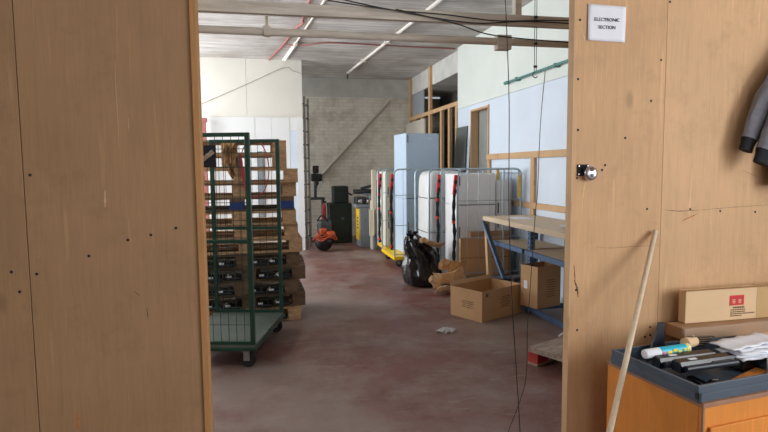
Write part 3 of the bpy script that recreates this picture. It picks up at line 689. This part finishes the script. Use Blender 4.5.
# ------------------------------------------------------------------ roll cages
def caster(parent, x, y, r, nm='caster'):
    c = MB().box(x-.03, y-.02, 2*r-.01, x+.03, y+.02, 2*r+.012, .002).box(x-.022, y-.02, r-.012, x+.03, y-.015, 2*r).box(x-.022, y+.015, r-.012, x+.03, y+.02, 2*r).build(nm, 'steel', parent)
    MB().lathe([(r*.35, -.014), (r*.92, -.014), (r, -.008), (r, .008), (r*.92, .014), (r*.35, .014)], 18, Matrix.Translation((x+.012, y, r)) @ Matrix.Rotation(R(90), 4, 'X')).build('wheel', 'rubber', c)
def arch(w, h, r, f, z0=.16):
    p = [f(-w/2, z0)]+arc((-w/2+r, h-r), r, PI, PI/2, 6, f)+arc((w/2-r, h-r), r, PI/2, 0, 6, f)+[f(w/2, z0)]
    return p
def roll_cage(label, x, y, w, l, base='steel', h=1.625, mid=False, straps=True):
    # w: depth along x, l: length along y; the open side faces -x
    t = thing('roll_cage', label, 'roll cage', (x+w/2, y+l/2, 0), 0, 'roll cages of old appliances')
    for sx in (-1, 1):
        for sy in (-1, 1): caster(t, sx*(w/2-.10), sy*(l/2-.10), .055)
    if base == 'yellow':
        MB().box(-w/2, -l/2, .125, w/2, l/2, .185, .012).build('base', 'yellow', t)['label'] = 'yellow plastic base'
    else:
        b = MB()
        b.box(-w/2, -l/2, .125, w/2, -l/2+.04, .165).box(-w/2, l/2-.04, .125, w/2, l/2, .165).box(-w/2, -l/2+.04, .125, -w/2+.04, l/2-.04, .165).box(w/2-.04, -l/2+.04, .125, w/2, l/2-.04, .165)
        b.box(-w/2+.04, -l/2+.04, .15, w/2-.04, l/2-.04, .164); b.build('base', 'steel', t)
    for sy in (-1, 1):
        yy = sy*(l/2-.017)
        p = MB().tube(arch(w-.03, h, .09, lambda a, z: (a, yy, z)), .0145, 10).build('side_panel', 'steel_w', t)
        g = MB(); k = 5 if w < .85 else 6
        for i in range(1, k):
            xx = -w/2+w*i/k; g.tube([(xx, yy, .17), (xx, yy, h-.01)], .0034, 6)
        for zz in (.22, .70, 1.20): g.tube([(-w/2+.015, yy, zz), (w/2-.015, yy, zz)], .006, 6)
        g.build('infill_bars', 'steel', p)
        if mid: MB().tube([(.20, yy-.03*sy*0, .17), (.20, yy, h)], .013, 8).build('middle_post', 'steel_w', p)
    bp = MB()
    for i in range(1, 7):
        yy = -l/2+l*i/7; bp.tube([(w/2-.02, yy, .17), (w/2-.02, yy, h-.06)], .0034, 6)
    for zz in (.22, .70, 1.20, h-.06): bp.tube([(w/2-.02, -l/2+.02, zz), (w/2-.02, l/2-.02, zz)], .007, 6)
    bp.build('back_panel', 'steel_w', t)
    for sy in ((-1, 1) if straps else ()):
        yy = sy*(l/2-.02); xx = -w/2-.016
        rn = MB(); path = [(xx, yy, 1.48), (xx-.012, yy+.004, 1.28), (xx-.02, yy+.012, 1.0), (xx-.012, yy-.008, .75), (xx-.02, yy, .5), (xx-.01, yy+.01, .3)]
        rn.tube(smooth_path(path, 5), [.023+.005*math.sin(i*1.9) for i in range(26)], 8)
        s = rn.build('strap', 'blackm', t); s['label'] = 'black elastic strap with red webbing'
        MB().bar((xx+.004, yy-.006, 1.55), (xx-.022, yy-.004, 1.29), .026, .04, .004, (1, 0, 0)).build('red_webbing', 'red', s)
        for zz in (.92, .36, 1.18)[:2 if sy < 0 else 3]: MB().lathe([(.008, -.026), (.024, -.012), (.022, .014), (.008, .026)], 10, Matrix.Translation((xx-.026, yy, zz))).build('buckle', 'red', s)
    return t
roll_cage('steel roll cage nearest the bench, white appliances behind its bars', 2.50, 7.08, .94, .76, mid=True)
roll_cage('steel roll cage second along the wall, with film wrapped white fridge', 2.37, 7.98, .80, .80, straps=False)
roll_cage('roll cage with yellow base under the tall pale blue fridge', 2.06, 8.93, 1.0, 1.02, 'yellow')
roll_cage('farthest roll cage, with yellow base and cream fridge', 2.16, 10.05, .76, .78, 'yellow', straps=False)

def appliance(nm, label, cat, x, y, z, w, d, h, mat, splits, rz=0, face='y'):
    # doors on the face looking to -y (or to -x)
    t = thing(nm, label, cat, (x, y, z), rz)
    MB().box(0, .035 if face == 'y' else 0, 0, w, d, h, .008).build('body', mat, t) if face == 'y' else MB().box(.035, 0, 0, w, d, h, .008).build('body', mat, t)
    zs = [0]+list(splits)+[h]
    for i in range(len(zs)-1):
        a, b = zs[i]+.004, zs[i+1]-.004
        if face == 'y':
            dr = MB().box(0, 0, a, w, .031, b, .01).build('door', mat, t)
            MB().box(.025, -.012, b-.16 if i == 0 else a+.03, .04, -.0005, b-.03 if i == 0 else min(a+.18, b-.02), .003).build('handle', 'seam', dr)
        else:
            dr = MB().box(0, 0, a, .031, d, b, .01).build('door', mat, t)
            MB().box(-.012, .025, b-.16 if i == 0 else a+.03, -.0005, .04, b-.03 if i == 0 else min(a+.18, b-.02), .003).build('handle', 'seam', dr)
    MB().box(.012, .012, .002, w-.012, d-.012, h-.002).build('door_seal', 'seam', t)
    return t
# cage nearest the bench
appliance('freezer', 'white freezer at the bottom of the nearest roll cage', 'freezer', 2.57, 7.27, .17, .56, .52, .96, 'white', [.48])
appliance('small_fridge', 'small white fridge stacked on the white freezer in the nearest cage', 'fridge', 2.57, 7.27, 1.132, .56, .52, .43, 'white', [])
appliance('fridge', 'white fridge beside the freezer at the wall side of the nearest cage', 'fridge', 3.15, 7.30, .17, .22, .48, 1.30, 'white', [.8])
fo = thing('foam_edge', 'yellow foam edge strip hanging at wall side of the nearest roll cage', 'foam strip', (3.36, 7.05, 1.2)); MB().box(0, 0, .04, .04, .022, .34, .006).build('strip', 'foam', fo); MB().tube([(.02, .015, .3), (.02, .03, .40)], .004, 6).build('tie', 'dust', fo)
fo = thing('foam_edge', 'yellow foam edge strip inside the nearest cage beside its middle post', 'foam strip', (3.155, 7.30, 1.471)); MB().box(0, 0, 0, .04, .022, .16, .006).build('strip', 'foam', fo)
cf = thing('folded_carton', 'brown cardboard folded flat and stood inside the nearest roll cage', 'cardboard', (2.57, 7.135, .17))
MB().box(0, 0, 0, .70, .05, .52, .003).build('carton', 'card', cf); MB().box(.16, .052, 0, .76, .10, .60, .003).build('inner_sheet', 'card_d', cf); MB().box(.0, -.0012, .24, .70, -.0003, .256).build('crease', 'card_d', cf)
# second cage: film wrapped fridge with rounded outline
wf = thing('wrapped_fridge', 'white fridge wrapped in white film in the second roll cage', 'fridge', (2.385, 8.06, .17))
rings = []
for i, (z, s) in enumerate(((0, .95), (.02, 1), (.5, 1.02), (1.0, 1.02), (1.26, 1.0), (1.36, .95), (1.41, .82), (1.43, .6))):
    ring = []
    for j in range(28):
        a = 2*PI*j/28; ca, sa = math.cos(a), math.sin(a); e = .28
        x = .31+.30*s*math.copysign(abs(ca)**e, ca); y = .32+.31*s*math.copysign(abs(sa)**e, sa)
        nz_ = noise.noise(Vector((x*7, y*7, z*4)))*.016
        ring.append(Vector((x+nz_, y+nz_, z)))
    rings.append(ring)
MB().loft(rings).build('film_wrap', 'white_o', wf)
for z in (.5, 1.02): MB().tube([(.31+.316*math.copysign(abs(math.cos(2*PI*j/28))**.28, math.cos(2*PI*j/28)), .32+.326*math.copysign(abs(math.sin(2*PI*j/28))**.28, math.sin(2*PI*j/28)), z) for j in range(28)], .006, 6, closed=True).build('tape_band', 'seam', wf)
# third cage
appliance('freezer', 'pale blue freezer at the bottom of the yellow based cage', 'freezer', 2.335, 9.17, .187, .60, .64, .94, 'fr_blue', [.36], R(5))
tf = appliance('tall_fridge', 'tall pale blue grey fridge rising above the roll cages', 'fridge', 2.335, 9.17, 1.130, .60, .64, 1.10, 'fr_blue', [], R(5))
MB().box(.40, -.0022, 1.0, .47, -.0002, 1.018).build('badge', 'silver', tf)
appliance('fridge', 'cream fridge in the farthest yellow based roll cage', 'fridge', 2.20, 10.13, .187, .58, .62, 1.40, 'cream', [.50, .93])
pn = thing('cream_panel', 'cream door panel standing upright left of the farthest roll cage', 'door panel', (2.10, 11.04, 0)); MB().box(-.0, 0, .32, .10, .05, 1.62, .01).build('panel', 'cream', pn); MB().box(-.02, .055, 0, .1, .09, 1.0, .005).build('inner_panel', 'cream', pn); MB().box(-.06, -.005, .30, .03, -.045, .82, .008).build('lower_panel', 'cream', pn)
MB().box(.02, .0, 0, .08, .05, .318, .004).build('stand', 'mgrey', pn)

# ------------------------------------------------------------------ bin bag and cardboard scraps
bg = thing('bin_bag', 'full black bin bag slumped on the floor before the cages', 'bin bag', (2.15, 7.55, 0))
bg.scale = (1.12, 1.05, 1.08)
rings = []; NB = 56
prof0 = ((0.0, .20), (.03, .26), (.12, .285), (.25, .27), (.36, .24), (.44, .225), (.50, .20), (.56, .165), (.62, .115), (.66, .04))
prof = []
for (za, ra), (zb, rb) in zip(prof0, prof0[1:]): prof += [(za+(zb-za)*q/3, ra+(rb-ra)*q/3) for q in range(3)]
prof.append(prof0[-1])
for i, (z, r_) in enumerate(prof):
    ring = []
    for j in range(NB):
        a = 2*PI*j/NB
        k = 1+.10*math.sin(7*a+i*.17)*min(1, z*3)+.07*math.sin(13*a+i*.33)*min(1, z*3)+.10*noise.noise(Vector((math.cos(a)*2, math.sin(a)*2, z*5)))+(.09*abs(noise.noise(Vector((math.cos(a)*5, math.sin(a)*5, z*9))))+.05*noise.noise(Vector((math.cos(a)*11, math.sin(a)*11, z*17))))*min(1, z*6)
        cx = -.13*max(0, z-.40)/.26
        ring.append(Vector((cx+r_*k*math.cos(a)*.82, r_*k*math.sin(a)*.95, z+.02*math.sin(5*a+i*.33)*min(1, z*4)*(z > .04))))
    rings.append(ring)
MB().loft(rings).build('sack', 'bag', bg)
kn = MB()
for k in range(5):
    a = k*1.3; kn.loft([[Vector((-.15+.02*math.cos(t+a), .02*math.sin(t+a), .58)) for t in (0, 1.6, 3.1, 4.7)], [Vector((-.13-.05*math.cos(a)+.03*math.cos(t), .07*math.sin(a)+.012*math.sin(t), .68+.03*(k % 2))) for t in (0, 1.6, 3.1, 4.7)]], False)
kn.build('gathered_neck', 'bag', bg)
def scrap(label, loc, rot, w, d, bend, mat='card_l'):
    g = MB(); nx, ny = 8, 4; vs = []; fs = []
    for j in range(ny+1):
        for i in range(nx+1):
            x = w*(i/nx-.5); y = d*(j/ny-.5)
            vs.append((x+.012*math.sin(j*2.1), y+.012*math.sin(i*1.7), bend*(abs(x)/w*2)**2+.012*math.sin(i*1.9+j)))
    for j in range(ny):
        for i in range(nx):
            a = j*(nx+1)+i; fs.append((a, a+1, a+nx+2, a+nx+1))
    o = g.add(vs, fs, False).build('cardboard_scrap', mat); o.location = loc; o.rotation_euler = rot
    s = o.modifiers.new('thickness', 'SOLIDIFY'); s.thickness = .006
    return tag(o, label, 'cardboard', 'torn cardboard pieces by the cages')
scrap('torn beige cardboard piece resting on top of the black bin bag', (2.23, 7.34, .60), (R(-28), R(16), R(10)), .36, .16, .03)
scrap('torn cardboard piece lowest on the floor in front of the nearest cage', (2.36, 6.82, .05), (R(-25), R(8), R(20)), .42, .26, .03)
scrap('bent cardboard flap leaning on the front of the nearest cage', (2.36, 6.95, .19), (R(-40), R(-14), R(-20)), .40, .30, .05)
scrap('pale torn cardboard strip curling beside the black bin bag', (2.17, 6.92, .10), (R(-35), R(46), R(40)), .30, .11, .06)
scrap('upper torn cardboard piece tucked at the foot of the red strap', (2.41, 6.98, .34), (R(-50), R(10), R(8)), .36, .20, .04, 'card')
pf = thing('plastic_scrap', 'crumpled clear plastic scrap lying in the middle of the floor', 'plastic bag', (1.75, 5.27, 0))
g = MB(); rings = []
for i, (z, r_) in enumerate(((.002, .085), (.02, .09), (.035, .06), (.042, .02))):
    rings.append([Vector((r_*math.cos(2*PI*j/18)*(1+.25*math.sin(5*j+i)), .7*r_*math.sin(2*PI*j/18)*(1+.25*math.sin(3*j+i)), z+.006*(1 if i else 0)*math.sin(j*2+i))) for j in range(18)])
MB().loft(rings, False).build('plastic', M('cloudy_plastic', (190, 190, 186), .3, 0, .2, 20), pf)

# ------------------------------------------------------------------ red pallet by the right jamb
def make_pallet(nm, label, L, Wd, group=None, wood='pallet', block='pallet', top_n=5):
    t = thing(nm, label, 'pallet', (0, 0, 0), 0, group)
    for i in range(3):
        y = [-Wd/2+.05, 0, Wd/2-.05][i]
        MB().box(-L/2, y-.05, 0, L/2, y+.05, .02, .002).build('bottom_board', wood, t)
        for x in (-L/2+.0725, 0, L/2-.0725):
            MB().box(x-.072, y-.05, .0205, x+.072, y+.05, .1055, .003).build('block', block, t)
    for x in (-L/2+.0725, 0, L/2-.0725): MB().box(x-.072, -Wd/2, .106, x+.072, Wd/2, .127, .002).build('stringer_board', wood, t)
    for i in range(top_n):
        y = -Wd/2+.06+(Wd-.12)*i/(top_n-1); hw = .06 if i % 2 else .07
        if i == 0: y += .01
        if i == top_n-1: y -= .01
        MB().box(-L/2, y-hw, .1275, L/2, y+hw, .150, .002).build('deck_board', wood, t)
    return t
rpal = make_pallet('red_sided_pallet', 'low worn pallet with red painted ends on the floor beside the right jamb', 1.0, .8, None, 'pallet_g', 'red_paint', 6)
rpal.location = (2.745, 4.083, 0); rpal.rotation_euler = (0, 0, R(24.9))
wv_ = tag(MB().tube(smooth_path([(2.50, 4.40, .159), (2.53, 4.37, .195), (2.58, 4.35, .195), (2.64, 4.33, .159)], 5), .008, 6).build('white_cord', 'paper'), 'short white cord end lying on the red sided pallet', 'cord')

# ------------------------------------------------------------------ pallet stack behind the green trolley
names = ['lowest', 'second lowest', 'third from the floor', 'fourth from the floor', 'fifth from the floor', 'sixth from the floor', 'seventh up, the middle one', 'sixth from the top', 'fifth from the top with blue blocks', 'fourth from the top', 'third from the top', 'second from the top', 'topmost']
PA = make_pallet('wooden_pallet', '', 1.2, .8, 'pallets stacked behind the green trolley')
PBl = make_pallet('wooden_pallet', '', 1.2, .8, 'pallets stacked behind the green trolley', 'pallet_b', 'blue_block')
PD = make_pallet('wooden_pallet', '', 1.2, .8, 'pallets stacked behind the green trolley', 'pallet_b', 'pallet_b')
edges = [.36, .40, .33, .42, .35, .38, .35, .33, .30, .33, .36, .24, .23]
NPAL = 13; stacked = []; used = set()
for i in range(NPAL):
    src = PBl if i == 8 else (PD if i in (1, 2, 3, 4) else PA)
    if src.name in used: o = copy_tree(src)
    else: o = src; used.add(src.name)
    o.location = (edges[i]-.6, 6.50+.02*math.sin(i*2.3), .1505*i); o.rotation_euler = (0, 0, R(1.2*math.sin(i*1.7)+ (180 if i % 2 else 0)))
    o['label'] = 'wooden pallet, '+names[i]+', in the stack behind the green trolley'
    stacked.append(o)
# cartridges pushed into the lower pallets
def tc_proto():
    t = thing('used_cartridge', '', 'toner cartridge', (0, 0, 0), 0, 'used cartridges in the pallet gaps')
    MB().prism([(-.078, 0), (.078, 0), (.085, .02), (.07, .055), (-.05, .062), (-.085, .03)], .08).build('shell', 'black', t)
    MB().tube([(-.075, -.010, .02), (.075, -.010, .02)], .012, 8).build('roller', 'navy', t)
    MB().box(-.07, -.0024, .03, -.02, -.0004, .05).build('tag', 'paper', t)['label'] = 'white paper tag'
    return t
cp = tc_proto(); first = True
ordn = ['first', 'second', 'third', 'fourth']
for r_ in (0, 1, 2, 3, 4):
    for j, dx in enumerate((.355, .168, -.168, -.355)):
        o = cp if first else copy_tree(cp); first = False
        base = stacked[r_].location
        o.location = (base.x+dx, 6.06+.03*math.sin(r_*2.1+j), base.z+.0215); o.rotation_euler = (0, 0, R(2.5*math.sin(j*3+r_)))
        o['label'] = 'black cartridge in the %s pallet, %s from the right' % (names[r_], ordn[j])
# clutter on the pallet stack
pc = thing('crumpled_paper', 'crumpled brown paper draped over the pallets near the top of the stack', 'paper', (-.33, 6.04, 1.74))
for k in range(5):
    g = MB(); vs = []; fs = []
    for j in range(7):
        for i in range(5):
            t = j/6; x = (.10-.04*t)*(i/4-.5)+.05*math.sin(k*2.2)*(1-t)-.06*(k % 3 == 1)*t*(1-t)*3; z = .17-.34*t*(.5+.25*(k % 3))
            vs.append((x+.015*math.sin(j*2+k), -.012*k+.02*math.sin(i*2.3+j+k), z+.03*math.sin(i*1.7+k)))
    for j in range(6):
        for i in range(4):
            a = j*5+i; fs.append((a, a+1, a+6, a+5))
    o = g.add(vs, fs, False).build('paper_fold', 'brownp', pc); m_ = o.modifiers.new('thickness', 'SOLIDIFY'); m_.thickness = .003
tag(MB().tube([(-.10+.15*math.cos(2*PI*i/40), 6.083+.008*math.sin(2*PI*i/20), 1.655+.30*math.sin(2*PI*i/40)) for i in range(40)], .006, 6, closed=True).build('pink_strap_loop', 'pink_rope'), 'large loop of pink strapping hanging on the pallet stack', 'strap')
for pts in ([(-.24, 6.075, 1.78), (-.22, 6.07, 1.62), (-.20, 6.07, 1.50), (-.16, 6.07, 1.38)], ):
    tag(MB().tube(smooth_path(pts, 5), .016, 8).build('packing_string', 'pink_rope'), 'bunch of pink cord hanging left of the pink loop', 'cord')
rs = thing('red_stand', 'faded red bracket standing against the cream partition left of the pallets', 'bracket', (-1.10, 11.2, 0))
MB().box(-.04, 0, 0, .04, .08, 2.55, .004).build('post', 'redcab', rs); MB().box(-.06, -.02, 2.551, .06, .1, 2.63, .004).build('head', 'redcab', rs)

# ------------------------------------------------------------------ green mesh trolley
tg = thing('mesh_trolley', 'green steel trolley with tall wire mesh ends inside the doorway at left', 'trolley', (-.318, 5.263, 0), R(-14.45))
TW, TL, TH = .70, 1.05, 1.945
for sx in (-1, 1):
    for sy in (-1, 1): caster(tg, sx*(TW/2-.085), sy*(TL/2-.03), .068)
MB().box(-TW/2-.01, -TL/2-.03, .150, TW/2+.01, TL/2+.03, .175, .003).build('chassis', 'green', tg)
MB().box(-TW/2-.0, -TL/2-.02, .176, TW/2+.0, TL/2+.02, .198, .002).build('deck', 'green_d', tg)
for sy in (-1, 1):
    y = sy*TL/2
    f = MB()
    for sx in (-1, 1): f.box(sx*(TW/2-.018)-.018, y-.018, .199, sx*(TW/2-.018)+.018, y+.018, TH, .003)
    f.box(-TW/2+.037, y-.016, TH-.032, TW/2-.037, y+.016, TH, .003).box(-TW/2+.037, y-.012, 1.045, TW/2-.037, y+.012, 1.075, .002).box(-TW/2+.037, y-.012, .20, TW/2-.037, y+.012, .225, .002)
    p = f.build('end_panel', 'green', tg)
    m_ = MB(); n_ = 10
    for i in range(1, n_): xx = -TW/2+.02+(TW-.04)*i/n_; m_.tube([(xx, y, .22), (xx, y, TH-.02)], .0028, 6)
    for i in range(1, 12): zz = .22+i*.145; m_.tube([(-TW/2+.03, y+.004, zz), (TW/2-.03, y+.004, zz)], .0026, 6)
    m_.build('wire_mesh', 'wire', p)
pq = thing('trolley_plaque', 'black plaque with silver strip hung on the front mesh of the green trolley', 'plaque', (-.43, 4.73, 1.755), R(-14.45))
MB().box(-.09, -.02, -.085, .06, -.004, .09, .004).build('plate', 'blackm', pq)
MB().bar((-.05, -.022, -.03), (.045, -.022, .04), .006, .035, .001, (0, 0, 1)).build('silver_strip', 'silver', pq)

# ------------------------------------------------------------------ ladder, machines at the far wall
ld = thing('ladder', 'weathered aluminium ladder standing on edge at the end of the cream partition', 'ladder', (.825, 11.52, 0))
for yy in (0, .38): MB().box(-.022+yy*.26, yy-.03, 0, .022+yy*.26, yy+.03, 3.1, .003).build('rail', 'alu', ld)
for i in range(11):
    MB().tube([(-.028, -.032, .25+i*.27), (.115, .42, .25+i*.27)], .014, 8).build('rung', 'mdark', ld)
mg = thing('green_machine', 'dark green machine cabinet standing against the far brick wall', 'machine', (1.62, 12.5, 0))
MB().box(-.24, -.25, 0, .26, .25, .88, .02).build('cabinet', 'mgreen', mg); MB().box(-.14, -.2, .881, .20, .2, 1.26, .03).build('head', 'mgreen', mg)
MB().box(-.20, -.262, .08, .20, -.2505, .80, .006).build('door', 'mgreen', mg); MB().lathe([(.035, 0), (.035, .008), (.01, .01)], 16, Matrix.Translation((.05, -.262, .55)) @ mm).build('round_badge', 'slate', mg)
MB().tube([(.20, 0, 1.1), (.30, -.05, 1.05)], .02, 8).build('handle', 'mdark', mg)
dp = thing('drill_press', 'dark bench drill press on its stand beside the ladder at far wall', 'drill press', (1.13, 12.75, 0))
MB().box(-.18, -.16, 0, .2, .2, .05, .01).box(-.16, -.14, .95, .2, .18, 1.0, .01).build('stand', 'mdark', dp)
for x in (-.14, .16):
    for y in (-.12, .14): MB().box(x-.02, y-.02, .051, x+.02, y+.02, .949).build('leg', 'mdark', dp)
MB().tube([(0, .1, 1.0), (0, .1, 1.62)], .035, 12).build('column', 'mdark', dp)
MB().box(-.10, -.12, 1.36, .14, .14, 1.54, .03).build('head', 'mgreen', dp); MB().lathe([(.05, 0), (.05, .06), (.02, .10), (.012, .16)], 12, Matrix.Translation((.02, -.04, 1.36)) @ Matrix.Rotation(PI, 4, 'X')).build('chuck', 'mdark', dp)
MB().box(-.05, .06, 1.55, .09, .16, 1.72, .02).build('motor', 'black', dp)
for k in range(3): MB().tube([(.14, 0, 1.44), (.17, .13*math.cos(k*2.1), 1.44+.13*math.sin(k*2.1))], .008, 6).build('feed_handle', 'mdark', dp)
rx = thing('fire_extinguisher', 'red fire extinguisher between the drill press and the green machine', 'fire extinguisher', (1.245, 12.1, 0.45))
MB().lathe([(.04, 0), (.048, .01), (.048, .36), (.032, .42), (.018, .44), (.018, .47)], 18).build('cylinder', 'red_paint', rx); MB().box(-.03, -.012, .47, .05, .012, .50, .004).build('valve_handle', 'black', rx); MB().tube(smooth_path([(.02, 0, .47), (.08, 0, .42), (.085, 0, .2)], 5), .009, 8).build('hose', 'black', rx)
tag(MB().box(1.10, 11.98, 0, 1.38, 12.24, .448, .01).build('dark_crate', 'mdark'), 'dark metal box under the red fire extinguisher', 'box')
gm = thing('grey_machine', 'grey metalworking machine on cabinet with yellow side panel at back', 'machine', (1.92, 11.45, 0))
MB().box(0, 0, 0, .52, .50, .82, .012).build('cabinet', 'mgrey', gm); MB().box(.06, -.010, .06, .46, -.0005, .62, .01).build('door', 'mgrey', gm)
MB().box(-.012, .06, .14, -.0005, .44, .80, .003).build('side_panel', 'yellow', gm)['label'] = 'yellow side panel'
sl = MB(); 
for zz, a in ((.38, .18), (.45, .14), (.52, .2), (.59, .16)): sl.box(-.0145, .12, zz, -.0125, .12+a, zz+.03)
sl.build('panel_print', 'ink_k', gm)
MB().box(-.08, .04, .825, .56, .46, .90, .012).build('bed', 'mgrey', gm); MB().box(-.06, .08, .905, .16, .40, 1.05, .02).build('headstock', 'mdark', gm); MB().box(.22, .06, .905, .5, .42, 1.08, .02).build('tool_head', 'mgrey', gm)
MB().tube([(-.1, .2, 1.16), (.50, .2, 1.16)], .05, 12).build('spindle', 'mdark', gm); MB().box(.10, .1, 1.085, .48, .34, 1.12, .01).build('slide', 'mgrey', gm); MB().tube([(.05, .15, 1.22), (.5, .1, 1.34)], .03, 10).build('arm', 'mdark', gm); MB().box(.30, .08, 1.22, .46, .26, 1.40, .03).build('motor', 'mdark', gm)
for x in (.02, .20, .38): MB().lathe([(.03, -.012), (.05, 0), (.03, .012)], 14, Matrix.Translation((x, -.02, .96)) @ mm).build('hand_wheel', 'silver', gm)
bl = thing('garden_blower', 'black and orange garden blower lying on the floor at ladder foot', 'garden blower', (1.10, 11.15, 0))
MB().lathe([(.06, -.16), (.15, -.13), (.18, -.02), (.17, .08), (.10, .14), (.04, .15)], 22, Matrix.Translation((.02, -.05, .19)) @ mm).build('fan_housing', 'black', bl)
MB().box(-.06, .02, .30, .20, .24, .62, .05).build('engine', 'mdark', bl)
MB().box(.08, -.10, .28, .26, .10, .40, .04).box(-.05, -.06, .36, .10, .04, .46, .03).build('shell', 'orange', bl)
tw = MB()
for k in range(7):
    a = k*.9; tw.tube(smooth_path([(-.12, -.14, .2+.04*k), (-.20+.03*k, -.2, .25+.03*math.sin(a)), (-.05+.04*k, -.22, .34+.05*math.cos(a)), (.1+.03*k, -.18, .28+.05*math.sin(a))], 4), .010, 6)
tw.build('coiled_cord', 'orange', bl)
MB().tube(smooth_path([(.12, -.02, .6), (.0, -.04, .72), (-.08, .1, .6)], 6), .014, 8).build('handle', 'black', bl)

# ------------------------------------------------------------------ light
def area(nm, loc, rot, sx, sy, power, col):
    l = bpy.data.lights.new(nm, 'AREA'); l.shape = 'RECTANGLE'; l.size = sx; l.size_y = sy; l.energy = power; l.color = col
    o = bpy.data.objects.new(nm, l); COL.objects.link(o); o.location = loc; o.rotation_euler = rot; return o
area('daylight_hall_window', (XL-.16, (a0+a1)/2, (b0+b1)/2), (0, R(-90), 0), b1-b0, a1-a0, 345, (.97, .99, 1))
area('added_fill_high', (XL-.16, (c0+c1)/2, (e0+e1)/2), (0, R(-90), 0), e1-e0, c1-c0, 115, (.97, .99, 1))  # added fill lamp for the camera-facing sides in the hall
area('added_fill_far', (XL-.16, 12.5, 2.4), (0, R(-90), 0), 2.0, 1.6, 95, (.97, .99, 1))  # added fill lamp for the far brick area
area('daylight_front_window', (XR+.16, (wy0+wy1)/2, (wz0+wz1)/2), (0, R(90), 0), wz1-wz0, wy1-wy0, 212, (.97, .99, 1))
area('added_fill_back', ((bx0+bx1)/2, -3.66, (bz0+bz1)/2), (R(90), 0, 0), bx1-bx0, bz1-bz0, 42, (.97, .99, 1))  # added frontal fill lamp behind the camera
wd = bpy.data.worlds.new('sky'); SC.world = wd; wd.use_nodes = True
nt = wd.node_tree; bgn = nt.nodes['Background']
bgn.inputs[0].default_value = (.75, .85, 1, 1); bgn.inputs[1].default_value = .5

# ------------------------------------------------------------------ camera
cd = bpy.data.cameras.new('camera'); co = bpy.data.objects.new('camera', cd); COL.objects.link(co)
cd.sensor_width = 36; cd.lens = 560/768*36; cd.clip_start = .05
co.location = (0, 0, 1.65)
co.matrix_world = Matrix.Translation((0, 0, 1.65)) @ Matrix.Rotation(R(-12), 4, 'Z') @ Matrix.Rotation(R(90-4.9), 4, 'X') @ Matrix.Rotation(R(-.54), 4, 'Z')
SC.camera = co
SC.view_settings.view_transform = 'Standard'; SC.view_settings.look = 'None'; SC.view_settings.gamma = 1; SC.view_settings.use_curve_mapping = False
SC.view_settings.exposure = 0.0
